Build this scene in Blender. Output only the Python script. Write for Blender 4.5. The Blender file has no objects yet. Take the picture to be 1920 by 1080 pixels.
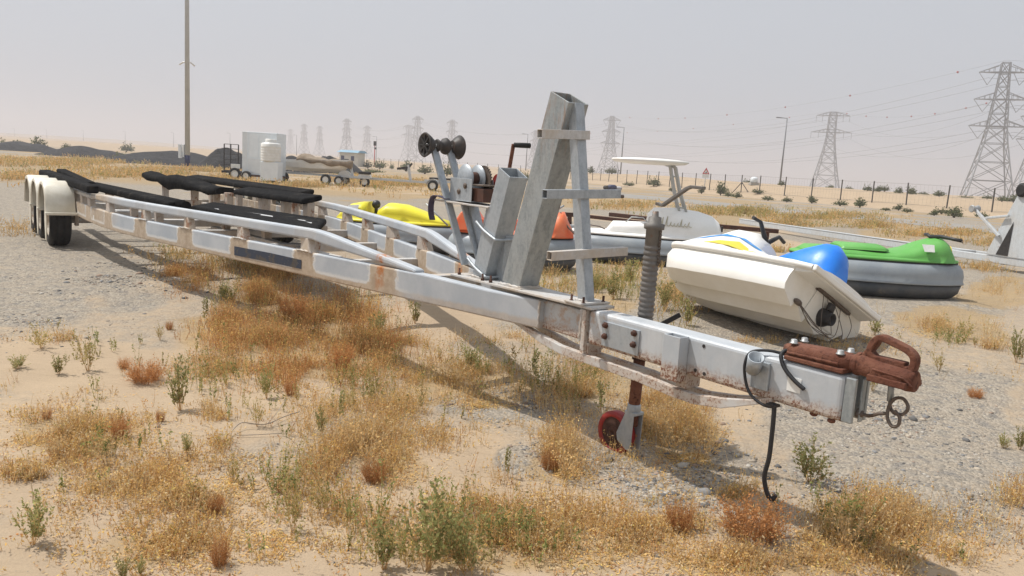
import bpy, bmesh, math, random
import numpy as np
from mathutils import Vector, Matrix

R = math.radians
random.seed(7); rng = np.random.default_rng(7)
scene = bpy.context.scene
COL = scene.collection

# ------------------------------------------------------------------ camera
FPX, CAMH, HORY, ROLL = 1443.0, 1.5, 318.0, 3.5
PITCH = math.atan((540 - HORY) * math.cos(R(ROLL)) / FPX)
_r = np.array([1, 0, 0.]); _f = np.array([0, math.cos(PITCH), -math.sin(PITCH)]); _u = np.array([0, math.sin(PITCH), math.cos(PITCH)])
CR = math.cos(R(ROLL)) * _r + math.sin(R(ROLL)) * _u
CU = -math.sin(R(ROLL)) * _r + math.cos(R(ROLL)) * _u
CF = _f
cam_d = bpy.data.cameras.new('camera'); cam = bpy.data.objects.new('camera', cam_d); COL.objects.link(cam)
cam_d.sensor_width = 36.0; cam_d.lens = FPX / 1920 * 36.0; cam_d.clip_start = 0.05; cam_d.clip_end = 9000
cam.matrix_world = Matrix(((CR[0], CU[0], -CF[0], 0), (CR[1], CU[1], -CF[1], 0), (CR[2], CU[2], -CF[2], CAMH), (0, 0, 0, 1)))
scene.camera = cam

# ------------------------------------------------------------------ light
SUNL = Vector((0.539, -0.162, -1.0)).normalized()
world = bpy.data.worlds.new('World'); scene.world = world; world.use_nodes = True
wn = world.node_tree; wn.nodes.clear()
sky = wn.nodes.new('ShaderNodeTexSky'); sky.sky_type = 'NISHITA'; sky.sun_disc = False
sky.sun_elevation = math.asin(-SUNL.z); sky.sun_rotation = math.atan2(-SUNL.x, -SUNL.y)
sky.dust_density = 8.0; sky.air_density = 1.0; sky.ozone_density = 1.0; sky.altitude = 50
hs = wn.nodes.new('ShaderNodeHueSaturation'); hs.inputs['Saturation'].default_value = 0.2
mx = wn.nodes.new('ShaderNodeMix'); mx.data_type = 'RGBA'; mx.inputs[0].default_value = 0.72
mx.inputs[7].default_value = (6.65, 7.2, 8.0, 1)          # dust-veiled sky: an even grey over the clear-sky colours
bg = wn.nodes.new('ShaderNodeBackground'); bg.inputs[1].default_value = 0.10
wo = wn.nodes.new('ShaderNodeOutputWorld')
wn.links.new(sky.outputs[0], hs.inputs['Color']); wn.links.new(hs.outputs[0], mx.inputs[6]); wn.links.new(mx.outputs[2], bg.inputs[0]); wn.links.new(bg.outputs[0], wo.inputs[0])
sun_d = bpy.data.lights.new('sun', 'SUN'); sun = bpy.data.objects.new('sun', sun_d); COL.objects.link(sun)
sun_d.energy = 4.2; sun_d.angle = R(0.9); sun_d.color = (1.0, 0.965, 0.91)
sun.rotation_euler = SUNL.to_track_quat('-Z', 'Y').to_euler(); sun.location = (-20, 6, 40)
vs = scene.view_settings; vs.view_transform = 'Standard'; vs.look = 'None'; vs.exposure = 0.0; vs.gamma = 1.0; vs.use_curve_mapping = False
scene.render.engine = 'CYCLES'
scene.cycles.volume_bounces = 1; scene.cycles.max_bounces = 4; scene.cycles.diffuse_bounces = 3; scene.cycles.glossy_bounces = 2; scene.cycles.volume_step_rate = 4

# ------------------------------------------------------------------ where things stand
def smooth(t): t = np.clip(t, 0, 1); return t * t * (3 - 2 * t)
def vnoise(x, y, s, seed=0):
    x = np.asarray(x, float) / s; y = np.asarray(y, float) / s
    def h(i, j):
        n = np.sin(i * 127.1 + j * 311.7 + seed * 74.7) * 43758.5453
        return n - np.floor(n)
    i = np.floor(x); j = np.floor(y); fx = smooth(x - i); fy = smooth(y - j)
    return (h(i, j) * (1 - fx) + h(i + 1, j) * fx) * (1 - fy) + (h(i, j + 1) * (1 - fx) + h(i + 1, j + 1) * fx) * fy
FENCE = [(-70, 240), (-34, 195), (12, 139), (27, 88), (36.5, 71), (60, 45), (90, 20)]
def beyond_fence(x, y):          # signed distance-like: >0 on the far side of the fence line
    xs = np.asarray(x, float); ys = np.asarray(y, float)
    fy = np.interp(xs, [p[0] for p in FENCE], [p[1] for p in FENCE])
    return ys - fy
def ground_h(x, y, fine=True):
    x = np.asarray(x, float); y = np.asarray(y, float)
    z = -0.2 * (1 - smooth((y - 4.6) / 4.9))
    d = beyond_fence(x, y)
    far = smooth((d + 9) / 26.0)
    z = z + far * (0.55 + 1.1 * vnoise(x, y, 31, 3) + 0.5 * vnoise(x, y, 12, 5))
    dist = np.hypot(x, y)
    z = z + smooth((dist - 350) / 700) * (5.0 * vnoise(x, y, 310, 9)) * (x < 200)
    z = z + smooth((dist - 900) / 900) * (13.0 * vnoise(x, y, 520, 4)) * smooth((-x - 50) / 500)
    if fine:
        near = 1 - smooth((dist - 14) / 20)
        z = z + near * (0.05 * (vnoise(x, y, 0.9, 1) - .5) + 0.02 * (vnoise(x, y, 0.3, 2) - .5) + 0.008 * (vnoise(x, y, 0.11, 6) - .5))
    return z
def px_ray(px, py):
    a = (px - 960) / FPX; b = (540 - py) / FPX
    return CR * a + CU * b + CF
def at_ground(px, py):
    d = px_ray(px, py); z = 0.0
    for _ in range(50):
        t = (z - CAMH) / min(d[2], -1e-4); q = np.array([0, 0, CAMH]) + d * t
        z = .5 * z + .5 * float(ground_h(q[0], q[1], False))
    return Vector((q[0], q[1], float(ground_h(q[0], q[1]))))
def at_depth(px, py, Y):
    d = px_ray(px, py); q = np.array([0, 0, CAMH]) + d * (Y / d[1]); return Vector(q)

# ------------------------------------------------------------------ helpers
def tag(o, label=None, cat=None, group=None, kind=None):
    if label: o['label'] = label
    if cat: o['category'] = cat
    if group: o['group'] = group
    if kind: o['kind'] = kind
    return o
def empty(name, loc=(0, 0, 0), rz=0.0, parent=None):
    o = bpy.data.objects.new(name, None); COL.objects.link(o); o.location = loc; o.rotation_euler = (0, 0, rz)
    o.empty_display_size = 0.1
    if parent: o.parent = parent
    return o
def copy_tree(o, parent=None):
    c = o.copy(); COL.objects.link(c); c.parent = parent
    for ch in list(o.children):
        copy_tree(ch, c)
    return c
class MB:
    def __init__(s): s.v = []; s.f = []; s.sm = []
    def add(s, vs, fs, smooth_=False):
        n = len(s.v); s.v += [tuple(map(float, p)) for p in vs]
        s.f += [tuple(i + n for i in f) for f in fs]; s.sm += [smooth_] * len(fs); return s
    def box(s, c, size, rot=None):
        hx, hy, hz = size[0] / 2, size[1] / 2, size[2] / 2
        P = [Vector((x, y, z)) for x in (-hx, hx) for y in (-hy, hy) for z in (-hz, hz)]
        if rot is not None: P = [rot @ p for p in P]
        P = [p + Vector(c) for p in P]
        return s.add(P, [(0, 1, 3, 2), (4, 6, 7, 5), (0, 4, 5, 1), (2, 3, 7, 6), (0, 2, 6, 4), (1, 5, 7, 3)])
    def hexa(s, P):   # bottom 4, top 4 (same order)
        return s.add(P, [(3, 2, 1, 0), (4, 5, 6, 7), (0, 1, 5, 4), (1, 2, 6, 5), (2, 3, 7, 6), (3, 0, 4, 7)])
    def bar(s, a, b, w, h, up=(0, 0, 1)):
        a = Vector(a); b = Vector(b); d = (b - a).normalized(); up = Vector(up)
        if abs(d.dot(up)) > .98: up = Vector((1, 0, 0))
        r = d.cross(up).normalized() * (w / 2); u = r.cross(d).normalized() * (h / 2)
        P = [a - r - u, a + r - u, a + r + u, a - r + u]; Q = [p + (b - a) for p in P]
        return s.add(P + Q, [(0, 1, 2, 3), (7, 6, 5, 4), (0, 4, 5, 1), (1, 5, 6, 2), (2, 6, 7, 3), (3, 7, 4, 0)])
    def hollow(s, a, b, w, h, t, up=(0, 0, 1), cut=None):   # open square tube; cut = plane normal of the top
        a = Vector(a); b = Vector(b); d = (b - a).normalized(); up = Vector(up)
        r = d.cross(up).normalized(); u = r.cross(d).normalized()
        def ring(o, dw): return [o - r * (w / 2 - dw) - u * (h / 2 - dw), o + r * (w / 2 - dw) - u * (h / 2 - dw), o + r * (w / 2 - dw) + u * (h / 2 - dw), o - r * (w / 2 - dw) + u * (h / 2 - dw)]
        V = ring(a, 0) + ring(b, 0) + ring(b, t) + ring(a, t)
        if cut is not None:
            n, o = cut; n = Vector(n)
            for i in range(4, 12):
                base = V[i]; k = (Vector(o) - base).dot(n) / d.dot(n); V[i] = base + d * k
        F = []
        for i in range(4):
            j = (i + 1) % 4
            F += [(i, j, 4 + j, 4 + i), (4 + i, 4 + j, 8 + j, 8 + i), (8 + i, 8 + j, 12 + j, 12 + i), (12 + i, 12 + j, j, i)]
        return s.add(V, F)
    def tube(s, pts, r, n=8, cap=True, closed=False):
        pts = [Vector(p) for p in pts]; m = len(pts); rs = r if isinstance(r, (list, tuple)) else [r] * m
        V = []; F = []; prev = None
        for i, p in enumerate(pts):
            if closed: t = pts[(i + 1) % m] - pts[i - 1]
            else: t = pts[min(i + 1, m - 1)] - pts[max(i - 1, 0)]
            t.normalize()
            if prev is None:
                a = Vector((0, 0, 1)) if abs(t.z) < .9 else Vector((1, 0, 0)); x = t.cross(a).normalized()
            else:
                x = (prev - t * prev.dot(t)).normalized()
            prev = x; y = t.cross(x)
            V += [p + (x * math.cos(2 * math.pi * k / n) + y * math.sin(2 * math.pi * k / n)) * rs[i] for k in range(n)]
        for i in range(m if closed else m - 1):
            i2 = (i + 1) % m
            for k in range(n):
                F.append((i * n + k, i * n + (k + 1) % n, i2 * n + (k + 1) % n, i2 * n + k))
        s.add(V, F, True)
        if cap and not closed:
            b0 = len(s.v) - len(V); s.f += [tuple(b0 + k for k in range(n))[::-1], tuple(b0 + (m - 1) * n + k for k in range(n))]; s.sm += [False, False]
        return s
    def lathe(s, prof, a, b, n=20, cap=True):     # prof: (t along axis in m, radius)
        a = Vector(a); d = (Vector(b) - a).normalized(); up = Vector((0, 0, 1)) if abs(d.z) < .9 else Vector((1, 0, 0))
        x = d.cross(up).normalized(); y = d.cross(x); V = []; F = []
        for t, r in prof: V += [a + d * t + (x * math.cos(2 * math.pi * k / n) + y * math.sin(2 * math.pi * k / n)) * max(r, 1e-4) for k in range(n)]
        for i in range(len(prof) - 1):
            for k in range(n): F.append((i * n + k, (i + 1) * n + k, (i + 1) * n + (k + 1) % n, i * n + (k + 1) % n))
        s.add(V, F, True)
        if cap:
            b0 = len(s.v) - len(V); m = len(prof); s.f += [tuple(b0 + k for k in range(n)), tuple(b0 + (m - 1) * n + k for k in range(n))[::-1]]; s.sm += [False, False]
        return s
    def loft(s, rings, closed=True, caps=True, sm=True):
        n = len(rings[0]); V = [p for r in rings for p in r]; F = []
        for i in range(len(rings) - 1):
            for k in range(n if closed else n - 1):
                F.append((i * n + k, i * n + (k + 1) % n, (i + 1) * n + (k + 1) % n, (i + 1) * n + k))
        s.add(V, F, sm)
        if caps and closed:
            b0 = len(s.v) - len(V); m = len(rings); s.f += [tuple(b0 + k for k in range(n))[::-1], tuple(b0 + (m - 1) * n + k for k in range(n))]; s.sm += [False, False]
        return s
    def sphere(s, c, r, n=12, m=8, sc=(1, 1, 1)):
        rings = []
        for i in range(1, m):
            th = math.pi * i / m
            rings.append([Vector(c) + Vector((math.sin(th) * math.cos(2 * math.pi * k / n) * sc[0], math.sin(th) * math.sin(2 * math.pi * k / n) * sc[1], -math.cos(th) * sc[2])) * r for k in range(n)])
        return s.loft(rings)
    def prism(s, poly, n, depth):      # poly: 3D points in a plane, extruded along n by depth
        n = Vector(n) * depth; k = len(poly); P = [Vector(p) for p in poly]; Q = [p + n for p in P]
        return s.add(P + Q, [tuple(range(k))[::-1], tuple(range(k, 2 * k))] + [(i, (i + 1) % k, k + (i + 1) % k, k + i) for i in range(k)])
    def build(s, name, mat, parent=None, bevel=0.0, loc=None, seg=2, fixn=True):
        me = bpy.data.meshes.new(name); me.from_pydata(s.v, [], s.f); me.polygons.foreach_set('use_smooth', s.sm)
        if fixn:
            bm = bmesh.new(); bm.from_mesh(me); bmesh.ops.recalc_face_normals(bm, faces=bm.faces); bm.to_mesh(me); bm.free()
        me.materials.append(M[mat] if isinstance(mat, str) else mat); me.update()
        o = bpy.data.objects.new(name, me); COL.objects.link(o)
        if parent is not None: o.parent = parent
        if loc is not None: o.location = loc
        if bevel:
            md = o.modifiers.new('bevel', 'BEVEL'); md.width = bevel; md.segments = seg; md.limit_method = 'ANGLE'; md.angle_limit = R(40)
        return o
def np_mesh(name, V, quads, cols=None, mat=None, parent=None, n=4):
    V = np.asarray(V, np.float32); Q = np.asarray(quads, np.int32)
    me = bpy.data.meshes.new(name); me.vertices.add(len(V)); me.vertices.foreach_set('co', V.ravel())
    me.loops.add(Q.size); me.loops.foreach_set('vertex_index', Q.ravel())
    me.polygons.add(len(Q)); me.polygons.foreach_set('loop_start', np.arange(0, Q.size, n, dtype=np.int32))
    me.update(calc_edges=True)
    if cols is not None:
        ca = me.color_attributes.new('Col', 'FLOAT_COLOR', 'POINT'); C4 = np.ones((len(V), 4), np.float32); C4[:, :3] = cols
        ca.data.foreach_set('color', C4.ravel())
    if mat: me.materials.append(M[mat] if isinstance(mat, str) else mat)
    me.validate()
    o = bpy.data.objects.new(name, me); COL.objects.link(o)
    if parent is not None: o.parent = parent
    return o

# ------------------------------------------------------------------ materials
M = {}
class NT:
    def __init__(s, name):
        s.m = bpy.data.materials.new(name); s.m.use_nodes = True; s.t = s.m.node_tree; s.t.nodes.clear()
        s.out = s.n('ShaderNodeOutputMaterial'); s.p = s.n('ShaderNodeBsdfPrincipled'); s.t.links.new(s.p.outputs[0], s.out.inputs[0])
        s.tc = s.n('ShaderNodeTexCoord'); M[name] = s.m
    def n(s, k, **kw):
        x = s.t.nodes.new(k)
        for a, b in kw.items(): setattr(x, a, b)
        return x
    def l(s, a, b): s.t.links.new(a, b)
    def noise(s, scale, detail=4, rough=.6, vec=None, dist=0.0, coord='Object'):
        x = s.n('ShaderNodeTexNoise'); x.inputs['Scale'].default_value = scale; x.inputs['Detail'].default_value = detail; x.inputs['Roughness'].default_value = rough; x.inputs['Distortion'].default_value = dist
        s.l(vec if vec else s.tc.outputs[coord], x.inputs['Vector']); return x.outputs[0]
    def voro(s, scale, out=0, feature='F1', rnd=1.0, coord='Object'):
        x = s.n('ShaderNodeTexVoronoi', feature=feature); x.inputs['Scale'].default_value = scale; x.inputs['Randomness'].default_value = rnd
        s.l(s.tc.outputs[coord], x.inputs['Vector']); return x.outputs[out]
    def mapr(s, v, a, b, c=0., d=1., smooth_=True):
        x = s.n('ShaderNodeMapRange', interpolation_type='SMOOTHSTEP' if smooth_ else 'LINEAR'); s.l(v, x.inputs[0])
        for i, k in enumerate((a, b, c, d)): x.inputs[i + 1].default_value = k
        return x.outputs[0]
    def math(s, op, a, b=None):
        x = s.n('ShaderNodeMath', operation=op)
        for i, k in enumerate((a, b)):
            if k is None: continue
            if isinstance(k, (int, float)): x.inputs[i].default_value = k
            else: s.l(k, x.inputs[i])
        return x.outputs[0]
    def mix(s, fac, a, b):
        x = s.n('ShaderNodeMix', data_type='RGBA')
        if isinstance(fac, (int, float)): x.inputs[0].default_value = fac
        else: s.l(fac, x.inputs[0])
        for i, k in ((6, a), (7, b)):
            if isinstance(k, tuple): x.inputs[i].default_value = (*k, 1) if len(k) == 3 else k
            else: s.l(k, x.inputs[i])
        return x.outputs[2]
    def set(s, col=None, rough=None, metal=None, spec=None):
        for k, v in (('Base Color', col), ('Roughness', rough), ('Metallic', metal), ('Specular IOR Level', spec)):
            if v is None: continue
            if isinstance(v, tuple): s.p.inputs[k].default_value = (*v, 1)
            elif isinstance(v, (int, float)): s.p.inputs[k].default_value = v
            else: s.l(v, s.p.inputs[k])
        return s
    def bump(s, h, strength=.3, dist=.01):
        x = s.n('ShaderNodeBump'); x.inputs['Strength'].default_value = strength; x.inputs['Distance'].default_value = dist
        s.l(h, x.inputs['Height']); s.l(x.outputs[0], s.p.inputs['Normal']); return s
    def xyz(s, coord='Object'):
        x = s.n('ShaderNodeSeparateXYZ'); s.l(s.tc.outputs[coord], x.inputs[0]); return x.outputs
def plain(name, c1, c2=None, scale=6., rough=.6, metal=0., bump=0., bscale=60., spec=.5, spots=None, sscale=9., slo=.58, shi=.68, bd=.004):
    t = NT(name); c2 = c2 or tuple(x * .8 for x in c1)
    col = t.mix(t.mapr(t.noise(scale, 6, .65), .32, .68), c1, c2)
    if spots: col = t.mix(t.mapr(t.noise(sscale, 8, .7), slo, shi), col, spots)
    t.set(col, t.mapr(t.noise(scale * 2.3, 5), .3, .7, rough - .1, min(rough + .1, 1)), metal, spec)
    if bump: t.bump(t.noise(bscale, 6, .65), bump, bd)
    return t
def attr_mat(name, rough=.85, trans=.3):
    t = NT(name); a = t.n('ShaderNodeAttribute', attribute_name='Col')
    oi = t.n('ShaderNodeObjectInfo'); hv = t.n('ShaderNodeHueSaturation'); t.l(a.outputs[0], hv.inputs['Color'])
    t.l(t.mapr(oi.outputs['Random'], 0, 1, .82, 1.15, False), hv.inputs['Value'])
    t.set(hv.outputs[0], rough, 0, .2)
    if trans:
        tr = t.n('ShaderNodeBsdfTranslucent'); t.l(hv.outputs[0], tr.inputs[0]); ms = t.n('ShaderNodeMixShader'); ms.inputs[0].default_value = trans
        t.l(t.p.outputs[0], ms.inputs[1]); t.l(tr.outputs[0], ms.inputs[2]); t.l(ms.outputs[0], t.out.inputs[0])
    return t
attr_mat('leafy', .8, .5); attr_mat('dry', .9, .4)
plain('stones', (.30, .28, .26), (.14, .14, .15), 6, .85)
plain('roller_rubber', (.03, .027, .026), (.05, .042, .038), 8, .6, spots=(.09, .06, .045), sscale=10, slo=.5, shi=.75)
plain('rubber', (.009, .009, .010), (.018, .017, .016), 8, .75, bump=.2, bscale=90)
plain('carpet', (.009, .009, .010), (.018, .0175, .017), 14, .95, bump=.9, bscale=160, spec=.06, spots=(.060, .053, .046), sscale=4, slo=.5, shi=.82)
plain('torn_lining', (.55, .55, .55), (.4, .4, .4), 20, .8)
plain('cream_fender', (.74, .70, .60), (.62, .57, .46), 4, .45, spots=(.45, .36, .25), sscale=5, slo=.66, shi=.9)
plain('rim_paint', (.62, .58, .5), (.3, .2, .12), 14, .6)
plain('white_gel', (.87, .86, .82), (.81, .79, .73), 2.4, .38, spots=(.50, .43, .33), sscale=6, slo=.66, shi=.85)
plain('white_deck', (.86, .85, .82), (.80, .785, .74), 3, .4, spots=(.62, .56, .46), sscale=5, slo=.64, shi=.9)
plain('hull_bottom', (.84, .81, .74), (.77, .73, .64), 2.0, .5, spots=(.35, .28, .2), sscale=7, slo=.66, shi=.8)
plain('blue_vinyl', (.012, .18, .72), (.02, .22, .76), 4, .38)
plain('blue_mark', (.02, .24, .66), (.03, .28, .66), 5, .4)
plain('yellow_mark', (.74, .60, .03), (.7, .55, .05), 5, .4)
plain('green_gel', (.105, .36, .065), (.14, .39, .095), 2, .55, spots=(.27, .44, .19), sscale=5, slo=.68, shi=.9)
plain('yellow_gel', (.78, .70, .02), (.72, .62, .04), 2, .5, spots=(.76, .70, .2), sscale=4, slo=.6, shi=.85)
plain('orange_gel', (.80, .12, .03), (.74, .20, .08), 2.5, .45, spots=(.75, .34, .2), sscale=4, slo=.52, shi=.75)
plain('grey_tube', (.22, .25, .28), (.30, .33, .35), 1.6, .5, spots=(.36, .35, .33), sscale=3.5, slo=.55, shi=.85)
plain('dark_hull', (.045, .055, .065), (.10, .10, .10), 3, .6, spots=(.26, .2, .13), sscale=6, slo=.6, shi=.8)
plain('black_plastic', (.015, .015, .016), (.03, .03, .03), 8, .5)
plain('sticker_white', (.78, .78, .76), (.7, .7, .66), 20, .5)
plain('rust', (.125, .046, .029), (.20, .088, .055), 7, .85, bump=1.0, bscale=70, bd=.006, spots=(.075, .030, .020), sscale=38, slo=.5, shi=.66, spec=.25)
plain('dark_rust', (.09, .035, .02), (.05, .022, .015), 10, .85, bump=.4, bscale=80)
plain('red_paint', (.30, .016, .014), (.24, .024, .018), 8, .5, spots=(.12, .03, .02), sscale=16, slo=.6, shi=.7)
plain('blackish', (.02, .018, .017), (.035, .03, .028), 6, .7)
plain('wire_steel', (.16, .13, .11), (.10, .07, .05), 20, .7, .2)
plain('zinc', (.44, .45, .45), (.34, .34, .33), 20, .5, .4)
plain('black_cable', (.012, .012, .015), (.02, .02, .022), 10, .55)
plain('purple_webbing', (.06, .05, .09), (.10, .08, .11), 12, .9, bump=.4, bscale=200)
plain('grey_pole', (.47, .48, .47), (.42, .43, .42), 2, .5, .0)
plain('lamp_pole', (.17, .18, .20), (.22, .23, .24), 2, .5, .0)
plain('navy', (.012, .018, .07), (.02, .025, .08), 4, .5)
plain('concrete', (.40, .38, .34), (.32, .30, .27), 3, .9)
plain('cabinet_white', (.72, .76, .78), (.66, .70, .72), 3, .45, spots=(.4, .38, .34), sscale=4, slo=.68, shi=.85)
plain('cabinet_grey', (.74, .80, .84), (.68, .74, .78), 3, .5)
plain('tank_white', (.78, .78, .75), (.70, .69, .64), 4, .4)
plain('tarp', (.30, .235, .17), (.21, .16, .11), 3, .9, bump=.5, bscale=14, bd=.05)
plain('black_gravel', (.034, .034, .037), (.018, .018, .020), 1.2, .95, bump=1.0, bscale=5, bd=.25, spots=(.07, .066, .06), sscale=2.5, slo=.58, shi=.7)
plain('hut_wall', (.66, .62, .54), (.60, .56, .48), 1, .8)
plain('hut_roof', (.18, .34, .46), (.22, .38, .48), 1, .6)
plain('fence_post', (.045, .045, .04), (.07, .06, .05), 3, .7)
plain('fence_wire', (.22, .21, .2), (.26, .25, .22), 3, .6)
plain('pylon_steel', (.22, .23, .245), (.28, .29, .30), .3, .55, .3)
plain('sign_red', (.5, .02, .02), (.45, .03, .03), 5, .5)
plain('marker_red', (.34, .03, .02), (.28, .03, .02), 5, .5)
plain('twig_grey', (.34, .29, .24), (.26, .21, .17), 30, .9)
plain('bark', (.13, .09, .06), (.08, .06, .04), 10, .9)
plain('asphalt', (.24, .225, .205), (.30, .275, .24), .8, .9, bump=.4, bscale=20)
plain('litter', (.6, .6, .6), (.3, .3, .35), 3, .7)

# galvanised steel with spangle, streaks and a little rust
def galv(name, base=(.50, .53, .56), dark=(.34, .37, .40), rust=0.0, dust=0.0, rough=.48, metal=.45, rlo=.6):
    t = NT(name)
    sp = t.voro(70, 1); spv = t.n('ShaderNodeRGBToBW'); t.l(sp, spv.inputs[0])
    st = t.n('ShaderNodeMapping'); st.inputs['Scale'].default_value = (6, 6, 2.4); t.l(t.tc.outputs['Object'], st.inputs[0])
    streak = t.noise(3.0, 6, .7, st.outputs[0])
    col = t.mix(t.mapr(streak, .35, .7), base, dark)
    col = t.mix(t.math('MULTIPLY', t.mapr(spv.outputs[0], .3, .7), .22), col, tuple(min(1, x * 1.25) for x in base))
    if dust: col = t.mix(t.math('MULTIPLY', t.mapr(t.noise(2.5, 7, .7), .38, .68), dust), col, (.52, .42, .31))
    if rust:
        rf = t.math('MULTIPLY', t.mapr(t.noise(4.5, 9, .75, dist=.4), rlo, rlo + .1), rust)
        col = t.mix(rf, col, (.22, .085, .03)); metal_ = t.math('MULTIPLY', t.math('SUBTRACT', 1.0, rf), metal)
    else: metal_ = metal
    t.set(col, t.mapr(streak, .3, .7, rough - .08, rough + .14), metal_)
    t.bump(t.noise(55, 5), .12, .003); return t
galv('galv', (.40, .43, .455), (.31, .34, .365)); galv('galv_top', (.345, .37, .38), (.245, .27, .275), .75, .12, rlo=.63)
gp = galv('bow_steel', (.345, .37, .38), (.235, .26, .265), .5, .10, rlo=.64); _X, _Y, _Z = gp.xyz(); _m = gp.n('ShaderNodeMapping'); _m.inputs['Scale'].default_value = (12, 12, 2.0); gp.l(gp.tc.outputs['Object'], _m.inputs[0])
_c0 = gp.p.inputs['Base Color'].links[0].from_socket; _rf = gp.math('MULTIPLY', gp.mapr(gp.noise(2.0, 7, .7, _m.outputs[0]), .46, .66), gp.mapr(_Z, 1.45, 1.95)); gp.l(gp.mix(gp.math('MULTIPLY', _rf, .75), _c0, (.30, .17, .09)), gp.p.inputs['Base Color'])
galv('galv_dusty', (.52, .52, .52), (.44, .43, .41), .7, .75, .62, .2, rlo=.66)
galv('galv_far', (.55, .58, .60), (.46, .48, .49), .9, .2, .55, .2, rlo=.62)
galv('galv_post', (.50, .46, .42), (.40, .33, .27), .9, .85, .7, .1, rlo=.52)

# painted beams: chalky blue-grey panels between dusty bands at every rail post
def beam_mat(name, bands=1.0):
    t = NT(name); X, Y, Z = t.xyz()
    n1 = t.noise(2.2, 7, .7); n2 = t.noise(14, 8, .7); n3 = t.noise(60, 6, .7)
    ph = t.math('FRACT', t.math('DIVIDE', t.math('SUBTRACT', X, 4.18), 1.045))      # 0.5 at the posts
    wob = t.math('MULTIPLY', t.math('SUBTRACT', n2, .5), .16)
    d = t.math('ADD', t.math('ABSOLUTE', t.math('SUBTRACT', ph, .5)), wob)
    r_ = .05; dxx = t.math('MAXIMUM', t.math('MULTIPLY', t.math('SUBTRACT', .145 + r_, d), 1.045), 0.0); dzz = t.math('MAXIMUM', t.math('SUBTRACT', .515 + r_, t.math('ADD', Z, t.math('MULTIPLY', wob, .22))), 0.0); sdf = t.math('SUBTRACT', t.math('SQRT', t.math('ADD', t.math('MULTIPLY', dxx, dxx), t.math('MULTIPLY', dzz, dzz))), r_)
    band = t.mapr(sdf, -.008, .012)                                                      # 1 at posts
    front = t.mapr(X, 3.6, 3.2)                                                     # the tongue end is cleaner
    band = t.math('MULTIPLY', t.math('MULTIPLY', band, bands), t.math('SUBTRACT', 1., front))
    low = t.mapr(t.math('ADD', Z, t.math('MULTIPLY', wob, .35)), .535, .505)
    lowf = t.math('MULTIPLY', low, t.mapr(X, 3.0, 3.6, .6, .15))
    rear = t.mapr(X, 8.2, 9.4)
    tan = t.math('MAXIMUM', t.math('MAXIMUM', band, lowf), t.math('MULTIPLY', rear, t.mapr(n1, .35, .5)))
    edge = t.math('MULTIPLY', t.math('MULTIPLY', t.math('MULTIPLY', t.mapr(sdf, -.035, -.006), t.mapr(sdf, .014, -.004)), bands), t.math('SUBTRACT', 1., front))
    clean = t.mix(t.mapr(n1, .3, .7), (.39, .425, .465), (.50, .525, .55))
    dirt = t.mix(t.mapr(n2, .35, .65), (.50, .41, .31), (.40, .31, .225))
    col = t.mix(tan, clean, dirt); col = t.mix(t.math('MULTIPLY', edge, .7), col, (.70, .68, .64))
    sp = t.math('MULTIPLY', t.mapr(n3, .58, .66), t.math('MULTIPLY', t.mapr(Z, .56, .47), t.mapr(n1, .42, .6)))
    col = t.mix(sp, col, (.20, .085, .045))
    # one strong rust run where the rail meets the beam
    run = t.math('MULTIPLY', t.mapr(t.math('ABSOLUTE', t.math('ADD', t.math('SUBTRACT', X, 3.70), t.math('MULTIPLY', wob, .5))), .075, .02), t.math('MULTIPLY', t.mapr(n2, .36, .60), t.mapr(Z, .46, .70, .45, 1.0)))
    col = t.mix(run, col, (.46, .17, .045))
    t.set(col, t.mapr(n2, .3, .7, .55, .75), .08); t.bump(n3, .2, .003); return t
beam_mat('beam'); beam_mat('rail', .12)
def tongue_mat():
    t = NT('tongue'); X, Y, Z = t.xyz(); n1 = t.noise(3.0, 7, .7); n2 = t.noise(16, 8, .7); n3 = t.noise(75, 6, .7)
    col = t.mix(t.mapr(n1, .3, .7), (.42, .45, .48), (.53, .545, .555))
    st = t.n('ShaderNodeMapping'); st.inputs['Scale'].default_value = (14, 14, 1.2); t.l(t.tc.outputs['Object'], st.inputs[0])
    col = t.mix(t.math('MULTIPLY', t.mapr(t.noise(2.2, 6, .7, st.outputs[0]), .5, .72), .5), col, (.40, .41, .42))
    lo = t.math('ADD', Z, t.math('MULTIPLY', t.math('SUBTRACT', n2, .5), .10))
    col = t.mix(t.math('MULTIPLY', t.mapr(lo, .55, .47), .8), col, (.50, .40, .31)); col = t.mix(t.math('MULTIPLY', t.math('MULTIPLY', t.mapr(n2, .46, .62), t.mapr(X, 1.3, 1.66)), .8), col, (.42, .30, .22))
    sp = t.math('MULTIPLY', t.mapr(n3, .47, .56), t.mapr(lo, .55, .47)); col = t.mix(sp, col, (.19, .075, .04))
    t.set(col, t.mapr(n2, .3, .7, .5, .7), .15); t.bump(n3, .22, .003)
tongue_mat()
def strap_mat():
    t = NT('strap_steel'); n1 = t.noise(5, 7, .7); n3 = t.noise(55, 7, .7)
    col = t.mix(t.mapr(n1, .35, .6), (.55, .54, .52), (.50, .42, .35)); col = t.mix(t.math('MULTIPLY', t.mapr(n3, .50, .60), t.mapr(n1, .40, .58)), col, (.26, .14, .09))
    t.set(col, .75, .05); t.bump(n3, .3, .003)
strap_mat()
def worn_decal():
    t = NT('worn_blue_sticker'); n = t.noise(22, 8, .75); col = t.mix(t.mapr(n, .6, .68), (.025, .035, .06), (.30, .27, .24)); col = t.mix(t.mapr(t.noise(9, 5), .5, .6), col, (.07, .06, .05)); t.set(col, .6)
worn_decal()

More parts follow.
